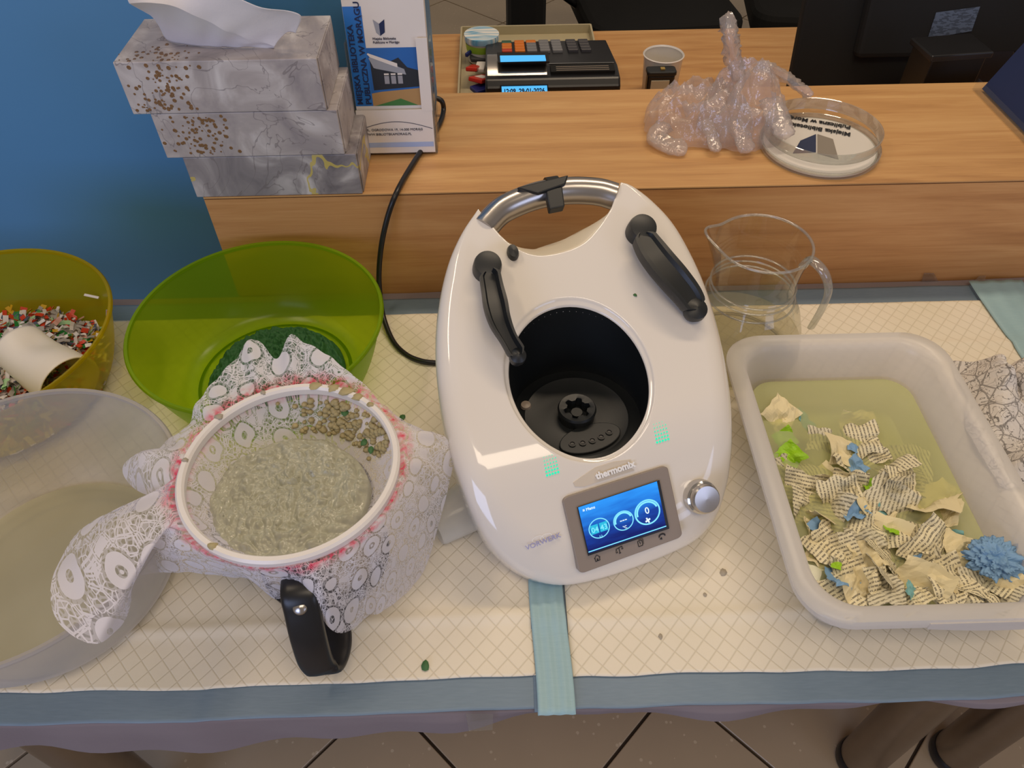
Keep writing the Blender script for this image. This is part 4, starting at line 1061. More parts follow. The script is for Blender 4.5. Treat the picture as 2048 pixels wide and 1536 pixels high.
for lb, os_ in _by.items():
    if len(os_) > 1:
        os_.sort(key=lambda o: -o.location.y); wd = {2: ['farther one', 'nearer one'], 3: ['farthest one', 'middle one', 'nearest one'], 4: ['farthest one', 'second farthest', 'second nearest', 'nearest one']}.get(len(os_))
        for o, w_ in zip(os_, wd or []): o['label'] = lb+', '+w_
for (u, v, s, mt, dz, lab, cr_) in (
    (1580, 912, .030, 'lime', .003, 'lime green scrap against the left wall of the tray', .8), (1570, 878, .024, 'lime', -.005, 'sunken lime green scrap near the far left corner of the tray', .3),
    (1785, 1057, .016, 'lime', .010, 'bright green wet scrap on top of the printed scraps mid tray', .6), (1745, 965, .022, 'lime', .004, 'curled green scrap beside the central printed ball in the tray', .9), (1672, 1128, .010, 'lime', .009, 'tiny lime patch at the lower left of the tray', .3),
    (1612, 846, .030, 'aqua', -.012, 'sunken aqua blue scrap near the far end of the tray', .3), (1712, 930, .024, 'blue_paper', .007, 'light blue scrap upper middle of the tray', .8), (1705, 893, .014, 'blue_paper', .005, 'small light blue scrap on the uppermost printed scrap', .6),
    (1712, 1022, .026, 'blue_paper', .006, 'light blue frayed scrap in the middle of the tray', .9), (1690, 1152, .036, 'blue_paper', .009, 'bright blue scrunched scrap at the lower left of the tray', .9), (1820, 1115, .022, 'blue_paper', .003, 'blue-grey scrap lower middle of the tray', .7),
    (1632, 1052, .016, 'blue_paper', .003, 'pale blue scrap at the left wall of the tray', .5), (1765, 1018, .014, 'aqua', .006, 'aqua bead-like scrap mid tray', .9), (1888, 1008, .010, 'aqua', -.002, 'small aqua scrap at the right of the water', .6), (1915, 1073, .012, 'aqua', .001, 'aqua scrap near the right wall of the tray', .6),
    (1825, 1185, .018, 'aqua', .012, 'mint green scrap at the near end of the tray', .6)):
    p = P(u, v, WL+dz); p.x = max(p.x, TX0+.040+s*.3)
    tag(scrap('paper_scrap', p, s, M[mt], int(u+v), crum=cr_, flat=.4), lab, 'paper scrap')
# ruffled blue tissue ball
def ruffle(c, rx, ry, rz, mat, name, label, cat, n=70, amp=.35, fr=3.2, seed=1):
    def f(u, v):
        a = 2*PI*u; b = PI*(v-.5); d = Vector((math.cos(b)*math.cos(a), math.cos(b)*math.sin(a), math.sin(b)))
        k = 1+amp*noise.noise(d*fr+Vector((seed, 0, 0)))*1.4+amp*.9*abs(noise.noise(d*fr*2.2+Vector((3, seed, 0))))
        return Vector(c)+Vector((d.x*rx*k, d.y*ry*k, d.z*rz*k))
    return tag(MB().grid(f, n, n//2, closeu=True).build(name, mat, smooth=180), label, cat)
ruffle(P(1990, 1118, .068), .021, .018, .010, M['blue_paper'], 'tissue_ball', 'ruffled blue tissue ball at the near right of the tray', 'tissue', amp=.42, fr=4.0, n=150, seed=4)
# crumpled doodle paper beyond the tray
def doodle():
    t = NT('doodle_printed_paper'); v = t.coord(); n = t.vor(v, 48, 'DISTANCE_TO_EDGE'); n2 = t.noise(t.coord(scale=(1, 1, 1), loc=(2, 2, 2)), 45, 3, .5, 2.5)
    ln_ = t.math('MULTIPLY', t.math('LESS_THAN', t.math('ABSOLUTE', t.math('SUBTRACT', n2, .5)), .016), .8); g = t.math('MULTIPLY', t.math('LESS_THAN', n, .035), .6)
    c = t.mix(t.math('MAXIMUM', ln_, g), 'DAD4CE', '4A4440'); return t.done(t.bsdf(c, .7))
M['doodle'] = doodle()
def crumple():
    def f(u, v):
        x = .575+.20*u-.03*v; y = .665-.19*v-.02*u
        q = Vector((x*16, y*16, 3)); z = .006+.060*abs(noise.noise(q))*2+.012*abs(noise.noise(q*2.7))
        z += .020*math.sin(PI*min(1, v*1.3))*math.sin(PI*min(1, u*1.5)); e = min(u, v, 1-u, 1-v); z *= min(1, .25+e*6)
        x += .02*noise.noise(q*1.3+Vector((5, 0, 0))); y += .02*noise.noise(q*1.2+Vector((0, 7, 0)))
        return Vector((x, y, z+.005))
    o = MB().grid(f, 60, 56).build('crumpled_paper', M['doodle'], solid=.0005)
    return tag(o, 'crumpled white paper with black doodles lying right of the tray', 'paper')
crumple()

# ================================================================ ON THE COUNTER
CT = CZ+.0003
# tissue boxes
def tissue_box(x0, x1, y0, y1, z0, z1, mat, label, flakes=False, opening=False, seed=0):
    t = thing('tissue_box', label, 'tissue box', 'stack of marbled tissue boxes')
    MB().box(((x0+x1)/2, (y0+y1)/2, (z0+z1)/2), ((x1-x0)/2, (y1-y0)/2, (z1-z0)/2)).build('carton', mat, t, bevel=.0012)
    MB().box((x1+.0007, (y0+y1)/2-.006, (z0+z1)/2), (.0006, (y1-y0)/2-.010, (z1-z0)/2-.001)).build('end_flap', mat, t, bevel=.0004, seg=1)
    if flakes:
        rnd = random.Random(seed); m = MB()
        for i in range(150):
            if i % 3 == 0:
                x = x0+.035+abs(rnd.gauss(0, .024)); y = y0+abs(rnd.gauss(0, .018)); x = x0+.045+rnd.gauss(0, .020)
                if not (x0 < x < x1 and y < y0+.045) or not opening: continue
                c = (x, y, z1+.0002); ax = Matrix.Identity(3)
            else:
                zz = rnd.random(); x = x0+.052-.012*(1-zz)+rnd.gauss(0, .017); z = z0+.004+(z1-z0-.008)*zz
                if x < x0+.004 or x > x0+.125: continue
                c = (x, y0-.0002, z); ax = Matrix.Rotation(R(90), 3, 'X')
            r = rnd.uniform(.0008, .0026); m.lathe(c, [(.0001, .0002), (r*.8, .0003), (r, 0)], 7, ax=ax)
        m.build('bronze_flake_print', M['bronze'], t)
    return t
tissue_box(-.388, -.176, .8405, .952, CT, .222, M['box_b'], 'grey marbled tissue box with gold veins, bottom of the stack')
tissue_box(-.406, -.189, .8395, .951, .2225, .280, M['box_a'], 'pale marbled tissue box with bronze flakes, middle of the stack', True, False, 4)
tissue_box(-.425, -.200, .8385, .955, .2805, .342, M['box_a'], 'pale marbled tissue box with a tissue pulled out, top of the stack', True, True, 9)
# tissue: sheet rising from the slot then folding to the left and right
def tiss():
    A = [(318, 40, .343), (335, 80, .343), (400, 92, .343), (450, 94, .343), (500, 95, .343), (548, 94, .343)]
    B = [(258, 6, .418), (330, 9, .408), (400, 36, .388), (450, 60, .372), (500, 78, .357), (550, 92, .346)]
    C = [(250, -8, .425), (330, -60, .43), (440, -18, .415), (520, 14, .398), (599, 28, .388), (592, 66, .362)]
    A, B, C = [[P(*q) for q in cc] for cc in (A, B, C)]
    def at(c, u):
        k = u*5; i = min(int(k), 4); g = [c[max(0, min(5, i+d))] for d in (-1, 0, 1, 2)]; t = k-i
        return .5*((2*g[1])+(g[2]-g[0])*t+(2*g[0]-5*g[1]+4*g[2]-g[3])*t*t+(3*g[1]-g[0]-3*g[2]+g[3])*t**3)
    def f(u, v):
        p = at(A, u).lerp(at(B, u), v/.45) if v < .45 else at(B, u).lerp(at(C, u), (v-.45)/.55)
        if v > .45: p.z += .006*math.sin(PI*(v-.45)/.55)
        p.z += .002*noise.noise(Vector((u*7, v*4, 1))); p.y += .0025*math.sin(u*30)*min(1, v*4)*max(0, 1-v*1.6)
        return p
    o = MB().grid(f, 70, 41).build('tissue_sheet', M['tissue'], smooth=20, solid=.0005); return tag(o, 'white paper tissue standing out of the topmost tissue box', 'tissue')
tiss()
# brochure holder and brochures
BX0, BX1, BY = -.187, -.086, .940
bh = thing('brochure_holder', 'clear acrylic leaflet holder standing on the counter against the blue wall', 'leaflet holder')
BM = Matrix.Rotation(R(-8), 3, 'X')   # leans back slightly
def BP(x, y, z): return Vector((BX0, BY-.006, CT))+Vector((x, 0, 0))+BM @ Vector((0, y, z))
BWd = BX1-BX0
def bbox(m, x0, y0, z0, x1, y1, z1, mi=0):
    q = [BP(x, y, z) for x in (x0, x1) for y in (y0, y1) for z in (z0, z1)]
    return m.add(q, [(0, 1, 3, 2), (4, 6, 7, 5), (0, 4, 5, 1), (2, 3, 7, 6), (0, 2, 6, 4), (1, 5, 7, 3)], mi)
bbox(MB(), -.002, -.0025, .002, BWd+.002, -.001, .060).build('front_plate', M['acrylic'], bh)
bbox(MB(), -.002, .030, .002, BWd+.004, .0315, .195).build('back_plate', M['acrylic'], bh)
bbox(MB(), -.002, -.001, .001, BWd+.002, .030, .0025).build('bottom_plate', M['acrylic'], bh)
for x in (-.0028, BWd+.0008): bbox(MB(), x, -.001, .001, x+.0014, .030, .145).build('side_plate', M['acrylic'], bh)
M['b_blue'] = plain('leaflet_blue', '1C6FC0', .35); M['sky'] = plain('photo_sky_blue', '1B62AE', .35, var=.2, scale=15); M['p_dark'] = plain('photo_dark', '1A1C20', .4, var=.3)
M['p_grey'] = plain('photo_grey_roof', '9A9CA2', .4); M['p_sand'] = plain('photo_sand', 'B18A54', .5); M['p_green'] = plain('photo_grass', '3F7A36', .5); M['p_lblue'] = plain('leaflet_pale_blue', 'A9BBE0', .4); M['p_mid'] = plain('leaflet_logo_grey', '9A9AA0', .4)
br0 = None
for i in range(5):
    t = thing('leaflet', ('front library leaflet with blue title strip and building photograph' if i == 0 else 'white leaflet edge, %s behind the front library leaflet' % ['', 'first', 'second', 'third', 'farthest'][i]), 'leaflet', 'leaflets in the acrylic holder')
    y = .0005+.0045*i; top = .200+.0035*i
    bbox(MB(), .001, y, .004, BWd-.001, y+.0012, top).build('leaflet_sheet', M['paper'], t)
    if i == 0:
        def rc(x0, z0, x1, z1, mat, name, h=.0003):
            bbox(MB(), x0*BWd, y-h, z0, x1*BWd, y-h+.0001, z1).build(name, mat, t)
        def poly(pts, mat, name, h=.0006):
            MB().add([BP(x*BWd, y-h, z) for x, z in pts], [tuple(range(len(pts)))]).build(name, mat, t)
        rc(.012, .066, .235, .186, M['b_blue'], 'title_strip')
        rc(.235, .066, .86, .138, M['sky'], 'photograph')
        poly([(.235, .066), (.86, .066), (.86, .088), (.36, .084), (.235, .082)], M['p_sand'], 'photo_ground', .00045)
        poly([(.26, .066), (.82, .066), (.60, .075), (.45, .071)], M['p_green'], 'photo_lawn')
        poly([(.27, .086), (.86, .090), (.86, .110), (.72, .114), (.62, .126), (.50, .121), (.47, .112), (.26, .126)], M['p_dark'], 'photo_building', .0005)
        poly([(.25, .126), (.29, .128), (.68, .112), (.70, .105), (.33, .113), (.30, .114)], M['p_grey'], 'photo_roof', .0007)
        poly([(.235, .131), (.25, .132), (.60, .119), (.60, .114), (.27, .127)], M['paper'], 'photo_eaves', .0008)
        for k in range(3): rc(.42+.085*k, .094, .48+.085*k, .104, M['p_mid'], 'photo_window', .0008)
        for k in range(3): rc(.42+.085*k, .105, .48+.085*k, .107, M['paper'], 'photo_lamp', .0008)
        ex_, ez_ = (BP(1, 0, 0)-BP(0, 0, 0)), (BP(0, 0, 1)-BP(0, 0, 0))
        text('MIEJSKA BIBLIOTEKA', BP(.105*BWd, y-.0007, .068), ez_, -ex_, .0098, M['navy'], t, 'title_lettering', bold=.0002, sx=1.08)
        text('PUBLICZNA W MOR\u0104GU', BP(.215*BWd, y-.0007, .068), ez_, -ex_, .0098, M['navy'], t, 'title_lettering', bold=.0002, sx=1.12)
        poly([(.36, .171), (.43, .166), (.43, .152), (.385, .156)], M['p_mid'], 'logo_left'); poly([(.43, .166), (.50, .171), (.49, .156), (.43, .152)], M['navy'], 'logo_right')
        text('Miejska Biblioteka', BP(.33*BWd, y-.0007, .1475), ex_, ez_, .0040, M['navy'], t, 'logo_lettering')
        text('Publiczna w Mor\u0105gu', BP(.33*BWd, y-.0007, .1432), ex_, ez_, .0040, M['navy'], t, 'logo_lettering')
# white business-card sleeve in the front pocket
t = thing('front_leaflet', 'white address card in the lower pocket of the leaflet holder', 'card')
bbox(MB(), .0005, -.0048, .004, BWd-.0005, -.0035, .062).build('card_sheet', M['paper'], t)
bbox(MB(), BWd*.86, -.0052, .060, BWd*1.0, -.0044, .150).build('side_tab', M['paper'], t)
for z0_, z1_, mt in ((.012, .0185, 'p_lblue'),): bbox(MB(), .002, -.0052, z0_, BWd-.002, -.0049, z1_).build('pale_blue_band', M[mt], t)
ex_, ez_ = (BP(1, 0, 0)-BP(0, 0, 0)), (BP(0, 0, 1)-BP(0, 0, 0))
M['ink2'] = plain('grey_print', '5C5C66', .5)
text('UL. OGRODOWA 19, 14-300 MOR\u0104G', BP(.010, -.0054, .0345), ex_, ez_, .0044, M['ink2'], t, 'address_lettering', sx=1.05)
text('WWW.BIBLIOTEKAMORAG.PL', BP(.008, -.0054, .0285), ex_, ez_, .0044, M['ink2'], t, 'address_lettering', sx=1.05)
m = MB(); vs = []
for i in range(21):
    x = .002+(BWd-.004)*i/20; z = .036+.010*math.sin(PI*i/20); vs += [BP(x, -.0052, z), BP(x, -.0052, z+.0009)]
m.add(vs, [(2*i, 2*i+2, 2*i+3, 2*i+1) for i in range(20)]).build('grey_swoosh', M['ink2'], t)
# round glass coin dish
DC = P(1641, 281, CZ+.012); DC.z = CT
dish = thing('coin_dish', 'round clear glass dish with a white library insert, on the counter right of the gloves', 'dish')
MB().lathe(DC, [(.072, .0005), (.078, .0005), (.0795, .003), (.0795, .010), (.0780, .0105), (.0770, .010), (.0765, .0055), (.072, .004), (.072, .0005)], 96).build('base_dish', M['rimglass'], dish, smooth=40)
MB().lathe(DC, [(.0001, .0020), (.075, .0020), (.0755, .0045), (.0001, .0047)], 80).build('white_insert', M['white'], dish, smooth=30)
M['clearpl'] = glass('very_clear_glass', 'FBFBFA', .25, .03, 0)
DC2 = DC+Vector((.004, .012, .0125))
MB().lathe(DC2, [(.0735, .0), (.0765, .001), (.0770, .015), (.0760, .0155), (.0750, .015), (.0745, .003), (.0735, .0)], 96).build('upper_ring', M['rimglass'], dish, smooth=40)
MB().lathe(DC2, [(.0001, .0), (.0735, .0), (.0735, .0008)], 80).build('glass_plate', M['clearpl'], dish, smooth=40)
M['taupe'] = plain('taupe_print', '93897E', .4)
def dq(pts, mat, name):
    q = [P(u, v, DC.z+.0056) for u, v in pts]; MB().add(q+[a_-Vector((0, 0, .0005)) for a_ in q], [tuple(range(4)), tuple(range(4, 8))]+[(i, (i+1) % 4, 4+(i+1) % 4, 4+i) for i in range(4)]).build(name, mat, dish)
dq([(1601, 281), (1632, 268), (1632, 304), (1586, 306)], M['navy'], 'logo_left')
dq([(1635, 268), (1666, 278), (1677, 318), (1635, 306)], M['taupe'], 'logo_right')
a_ = P(1700, 262, DC.z+.0062); b_ = P(1606, 239, DC.z+.0062); dn = P(1645, 290, DC.z+.006)-P(1655, 240, DC.z+.006)
text('Miejska Biblioteka', P(1702, 266, DC.z+.006), P(1610, 250, DC.z)-P(1702, 266, DC.z), dn, .0128, M['print_black'], dish, 'dish_lettering', sx=.9, bold=.0004)
text('Publiczna w Mor\u0105gu', P(1702, 252, DC.z+.006), P(1612, 237, DC.z)-P(1702, 252, DC.z), dn, .0128, M['print_black'], dish, 'dish_lettering', sx=.9, bold=.0004)
# gloves: crumpled film bodies with fingers
def glove(cx, cy, rx, ry, h, seed, fingers, label, z0=CT):
    t = thing('plastic_glove', label, 'glove', 'crumpled disposable gloves on the counter')
    def f(u, v):
        a = 2*PI*u; r = v
        e = 1+.22*noise.noise(Vector((math.cos(a)*1.6, math.sin(a)*1.6, seed)))+.06*noise.noise(Vector((math.cos(a)*6, math.sin(a)*6, seed)))
        x = cx+rx*r*e*math.cos(a); y = cy+ry*r*e*math.sin(a)
        q = Vector((x*22, y*22, seed)); rg = 1-abs(noise.noise(q))*2; rg2 = 1-abs(noise.noise(q*2.6))*2
        q3 = Vector((x*95, y*95, seed)); z = z0+.003+h*math.sqrt(max(0, 1-r**2.6))*(.45+.55*rg)+(.012*rg2+.005*(1-abs(noise.noise(q3))*2))*(1-r**6)
        return Vector((x+.006*noise.noise(q*1.5), y+.006*noise.noise(q*1.5+Vector((9, 0, 0))), max(z0+.001, z)))
    MB().grid(f, 170, 80, closeu=True).build('glove_palm', M['glove'], t, smooth=28)
    for pts, r in fingers:
        c = cr([Vector(p) for p in pts], 8); m = MB()
        L = len(c)
        def sec(i, s, r=r):
            k = r*(1.05 if s < .8 else max(.15, math.sqrt(max(0, 1-((s-.8)/.2)**2))))
            return [(k*(1+.45*noise.noise(Vector((math.cos(2*PI*j/18)*2, s*9, seed+math.sin(2*PI*j/18)*2))))*math.cos(2*PI*j/18), k*(.50+.5*noise.noise(Vector((math.cos(2*PI*j/18)*3, s*14, seed+math.sin(2*PI*j/18)*3))))*math.sin(2*PI*j/18)) for j in range(18)]
        m.sweep(c, sec).build('glove_finger', M['glove'], t, smooth=180)
g1 = P(1400, 215, CZ+.03); g2 = P(1500, 190, CZ+.05)
glove(g1.x, g1.y, .082, .062, .050, 3.3, [([P(1330, 250, CZ+.02), P(1310, 275, CZ+.012), P(1345, 292, CZ+.010), P(1375, 298, CZ+.008)], .012), ([P(1410, 240, CZ+.03), P(1425, 275, CZ+.015), P(1432, 303, CZ+.008)], .009), ([P(1460, 240, CZ+.03), P(1485, 275, CZ+.02), P(1495, 306, CZ+.008)], .012)], 'crumpled clear plastic glove, left half of the heap on the counter')
glove(g2.x-.005, g2.y, .062, .062, .080, 8.1, [([P(1478, 150, CZ+.07), P(1464, 105, CZ+.10), P(1459, 66, CZ+.125), P(1457, 30, CZ+.14)], .017), ([P(1530, 130, CZ+.08), P(1565, 150, CZ+.06), P(1600, 175, CZ+.04), P(1625, 190, CZ+.03)], .011), ([P(1540, 200, CZ+.05), P(1560, 245, CZ+.035), P(1575, 275, CZ+.025)], .015)], 'crumpled clear plastic glove with one finger pointing up, right half of the heap')
# navy sign in an acrylic stand at the right edge
sg = thing('counter_sign', 'navy counter card in a clear acrylic stand at the right edge of the counter', 'sign')
A_ = P(1945, 180, CT); A_.z = CT; B_ = P(2060, 300, CT); B_.z = CT; dirr = (B_-A_).normalized(); upv = (Vector((0, 0, 1))*.9+Vector((dirr.y, -dirr.x, 0))*-.0+Vector((.38, .22, 0))).normalized()
nn_ = dirr.cross(upv).normalized()
def slab(o, a, b, th, mat, parent, name):
    n_ = a.cross(b).normalized()*th; q = [o, o+a, o+a+b, o+b]; q2 = [p+n_ for p in q]
    return MB().add(q+q2, [(0, 1, 2, 3), (7, 6, 5, 4), (0, 4, 5, 1), (1, 5, 6, 2), (2, 6, 7, 3), (3, 7, 4, 0)]).build(name, mat, parent)
L_ = (B_-A_).length
bk = Vector((-dirr.y, dirr.x, 0)).normalized()
if bk.x < 0: bk = -bk
slab(A_+Vector((0, 0, .001)), dirr*(L_+.10), bk*.055, .0018, M['clearpl'], sg, 'acrylic_foot')
slab(A_+Vector((0, 0, .001)), dirr*(L_+.10), upv*.016, .0016, M['clearpl'], sg, 'acrylic_lip')
cardp = A_+bk*.012+dirr*.004+Vector((0, 0, .003))
up2 = (Vector((0, 0, 1))+bk*.45).normalized()
slab(cardp, dirr*(L_+.09), up2*.145, .0012, M['navy'], sg, 'navy_card')
slab(cardp+bk*.004, dirr*(L_+.09), up2*.150, .0012, M['clearpl'], sg, 'acrylic_back')
m = MB(); vs = []
for i in range(13):
    q = i/12; p = cardp+dirr*(.03+.06*q)+up2*(.118-.06*q**1.6)-dirr.cross(up2).normalized()*0-bk*.0016; vs += [p, p+up2*.0016]
m.add(vs, [(2*i, 2*i+2, 2*i+3, 2*i+1) for i in range(12)]).build('gold_curve', M['gold'], sg)

# ================================================================ ON THE DESK
# beige tray under the register
bt = thing('desk_tray', 'beige plastic tray on the desk under the cash register', 'tray')
x0, x1, y0, y1 = -.075, .205, 1.33, 1.685
MB().box(((x0+x1)/2, (y0+y1)/2, .003), ((x1-x0)/2, (y1-y0)/2, .002)).build('tray_floor', M['cream'], bt, bevel=.001)
M['beige'] = plain('beige_plastic', 'B8AC8C', .45); bt.children[0].data.materials[0] = M['beige']
for a in ((x0, (y0+y1)/2, .002, (y1-y0)/2), (x1, (y0+y1)/2, .002, (y1-y0)/2)): MB().box((a[0], a[1], .013), (a[2], a[3], .011)).build('tray_side', M['beige'], bt, bevel=.0008)
for y in (y0, y1): MB().box(((x0+x1)/2, y, .013), ((x1-x0)/2, .002, .011)).build('tray_side', M['beige'], bt, bevel=.0008)
# cash register
cr_ = thing('cash_register', 'black cash register with orange and grey keys and two lit displays', 'cash register')
X0, X1 = -.022, .222
def rgz(y): return .078 if y < 1.375 else .078-.030*(y-1.375)/.165
sec = [(1.315, .005), (1.315, .066), (1.328, .078), (1.372, .080), (1.545, .050), (1.550, .044), (1.550, .005)]
m = MB(); n = len(sec); vs = [(X0, y, z) for y, z in sec]+[(X1, y, z) for y, z in sec]
m.add(vs, [tuple(range(n)), tuple(range(n, 2*n))]+[(i, (i+1) % n, n+(i+1) % n, n+i) for i in range(n)]).build('register_body', M['black'], cr_, bevel=.004)
def rg(x, y, h=0):
    z = .080-(y-1.372)*(.030/.173); return Vector((x, y, z+h))
cols = [plain('key_orange', 'D9740F', .5), plain('key_red', 'C03A18', .5), plain('key_grey', '77777C', .5), plain('key_dark', '3C3A40', .5), plain('key_green', '2E5A44', .5)]
xk = [.006, .032, .056, .082, .107, .140, .165]
for r_ in range(4):
    for k in range(7):
        if k >= 5: mi = 3
        elif k == 0: mi = [1, 0, 0, 4][r_]
        elif k == 1: mi = 0
        elif k == 2: mi = [2, 2, 2, 0][r_]
        else: mi = 2
        p = rg(P([1014, 1040, 1064, 1090, 1115, 1146, 1172][k], 101, .066).x, 1.464+.0205*r_, .002)
        kb = MB().box(p, (.0098, .0080, .0035), rot=Matrix.Rotation(R(-9.8), 3, 'X')).build('key', cols[mi], cr_, bevel=.0012, seg=1)
# printer cover on the right, grille and bright edge
bb = MB().box(rg(.155, 1.352, .0015)+Vector((0, 0, -.004)), (.058, .014, .003)).build('printer_grille', M['black_matt'], cr_)
for k in range(3): MB().box((.155, 1.343+.007*k, .0835-.0), (.048, .0010, .0008)).build('grille_slot', M['bezel'], bb)
MB().box((.155, 1.374, .0812), (.060, .0012, .0012)).build('tear_bar', M['chrome'], cr_)
text('JEDNOSTKA', rg(.110, 1.395, .0015), (1, 0, 0), (0, 1, 0), .006, M['bezel'], cr_, 'register_lettering') if False else None
# left silver curved display housing
m = MB(); nseg = 14; prof = []
for i in range(nseg+1):
    q = i/nseg; prof.append((1.420-.104*q, .072+.016*math.sin(PI*(.1+.9*q))*1.5-.012*q*q))
vs = []
for y, z in prof: vs += [(X0+.004, y, z), (.090, y, z)]
for y, z in prof: vs += [(X0+.004, y, .06), (.090, y, .06)]
k2 = 2*(nseg+1)
fs = [(2*i, 2*i+2, 2*i+3, 2*i+1) for i in range(nseg)]+[(2*i, k2+2*i, k2+2*i+2, 2*i+2) for i in range(nseg)]+[(2*i+1, 2*i+3, k2+2*i+3, k2+2*i+1) for i in range(nseg)]+[(0, 1, k2+1, k2), (2*nseg, k2+2*nseg, k2+2*nseg+1, 2*nseg+1)]
dh = MB().add(vs, fs).build('display_housing', M['steel'], cr_, smooth=50)
M['lcd'] = emis('lit_lcd_blue', '59B8F2', 1.0); M['lcd_d'] = plain('lcd_digits', '103A70', .4)
a_, b_, c_, d_ = PY(1000, 112, 1.405), PY(1089, 111, 1.405), PY(1089, 121, 1.395), PY(1000, 124, 1.395)
up_ = Vector((0, -.15, 1)).normalized()
def plate(q, th, mat, name, par):
    n_ = (q[1]-q[0]).cross(q[3]-q[0]).normalized()
    if n_.dot(Vector((0, 0, H))-q[0]) < 0: n_ = -n_
    return MB().add([p for p in q]+[p+n_*th for p in q], [(0, 1, 2, 3), (7, 6, 5, 4), (0, 4, 5, 1), (1, 5, 6, 2), (2, 6, 7, 3), (3, 7, 4, 0)]).build(name, mat, par)
zc_ = .102
plate([P(994, 108, zc_), P(1096, 107, zc_), P(1099, 126, zc_-.004), P(996, 128, zc_-.004)], .003, M['black'], 'operator_display_frame', dh)
plate([P(1000, 113, zc_+.0035), P(1090, 112, zc_+.0035), P(1092, 122, zc_), P(1001, 124, zc_)], .002, M['lcd'], 'operator_display', dh)
Yd = 1.311
plate([PY(1000, 170, Yd), PY(1096, 168, Yd), PY(1098, 205, Yd), PY(1002, 207, Yd)], .003, M['black'], 'customer_display_frame', dh)
plate([PY(1003, 173, Yd-.004), PY(1094, 171, Yd-.004), PY(1096, 200, Yd-.004), PY(1005, 202, Yd-.004)], .001, M['lcd'], 'customer_display', dh)
p0 = PY(1007, 187, Yd-.0062); p1 = PY(1092, 185, Yd-.0062)
text('12:09  29-01-2026', p0, p1-p0, (0, 0, 1), .0118, M['lcd_d'], dh, 'display_digits', bold=.0004, sx=(p1-p0).length/.0885*.98)
# tub on the tray
tb = thing('round_tub', 'small round tub with blue and green printed lid at the left of the register', 'tub')
tc_ = P(963, 66, .062); tc_.z = .006
M['lidp'] = (lambda t: t.done(t.bsdf(t.ramp(t.noise(t.coord(scale=(6, 45, 1), rot=(0, 0, R(12))), 1, 2), [(.30, 'ECECE8'), (.46, 'ECECE8'), (.52, '5AAAD4'), (.57, 'ECECEA')]), .35)))(NT('printed_tub_lid'))
MB().lathe(tc_, [(.026, .0), (.030, .004), (.033, .045), (.034, .05)], 40, cap=(True, False)).build('tub_wall', M['white'], tb, smooth=40)
MB().lathe(tc_, [(.0355, .044), (.0362, .050), (.0355, .055), (.0001, .0556)], 40).build('tub_lid', M['lidp'], tb, smooth=40)
MB().lathe(tc_, [(.0318, .026), (.0334, .040), (.0336, .040), (.032, .026)], 40).build('green_band', plain('lime_band', '9FC63A', .4), tb, smooth=40)
# small wrapped things in the tray
random.seed(2)
M['red'] = plain('red_wrapper', 'C8301A', .3); M['dblue'] = plain('dark_blue_wrapper', '232A6A', .35); M['dgrey'] = plain('dark_grey_item', '3A3A3E', .5)
def wrapper(u, v, z, L, W, rot, tilt, mat, label, stripe=None, name='wrapped_snack', cat='wrapper'):
    t = thing(name, label, cat); p = P(u, v, z)
    rm = Matrix.Rotation(R(rot), 3, 'Z') @ Matrix.Rotation(R(tilt), 3, 'Y')
    MB().box((0, 0, 0), (L, W, .004), rot=rm).build('body', mat, t, bevel=.002)
    if stripe: MB().box(rm @ Vector((0, 0, .0042)), (L*.5, W*.6, .0004), rot=rm).build('stripe', stripe, t)
    for c in t.children: c.location = p
    return t
wrapper(948, 136, .034, .030, .011, 80, 20, M['red'], 'red wrapped bar standing in the beige tray', M['red'])
wrapper(961, 134, .030, .026, .0095, 86, 10, M['paper'], 'white label between the red wrappers', None, 'white_packet', 'packet')
wrapper(964, 158, .042, .027, .015, 60, 18, M['red'], 'red wrapper with pale stripe nearest the counter', M['paper'])
wrapper(972, 174, .036, .028, .014, 30, 0, M['dblue'], 'dark blue wrapper at the near end of the beige tray', None)
wrapper(942, 103, .034, .020, .003, 60, 0, M['dblue'], 'dark blue clip leaning on the round tub', None, 'blue_clip', 'clip')
wrapper(958, 118, .022, .018, .010, 10, 10, M['dgrey'], 'dark grey clip below the round tub', None, 'grey_clip', 'clip')
# white cup with black holder
wc = thing('white_cup', 'white cup on the desk with a black stamp holder in front', 'cup')
cc = P(1327, 140, .05); cc = Vector((.312, 1.405, 0))
MB().lathe(cc, [(.0001, .001), (.030, .001), (.032, .004), (.0365, .075), (.0375, .080), (.0360, .080), (.031, .01), (.0001, .006)], 48).build('cup_wall', M['porcelain'], wc, smooth=40)
MB().lathe(cc, [(.0365, .078), (.0385, .0815), (.037, .083), (.0352, .080)], 48).build('cup_rim', M['white'], wc, smooth=40)
sh2 = thing('stamp_holder', 'black self-inking stamp standing against the white cup', 'stamp')
sp_ = Vector((.300, 1.352, 0)); MB().prism(rrect(-.025, -.012, .025, .012, .006, 4), .001, .070, o=sp_).build('stamp_body', M['black'], sh2, bevel=.002)
MB().prism(rrect(-.027, -.013, .027, .014, .006, 4), .070, .078, o=sp_).build('stamp_top', M['rubber'], sh2, bevel=.002)
MB().box(sp_+Vector((-.002, -.0125, .052)), (.017, .0012, .011)).build('pale_label', plain('pale_label', 'B8B09C', .3), sh2, bevel=.001)
MB().box(sp_+Vector((.002, 0, .079)), (.004, .004, .0015)).build('brass_catch', M['gold'], sh2, bevel=.0005)
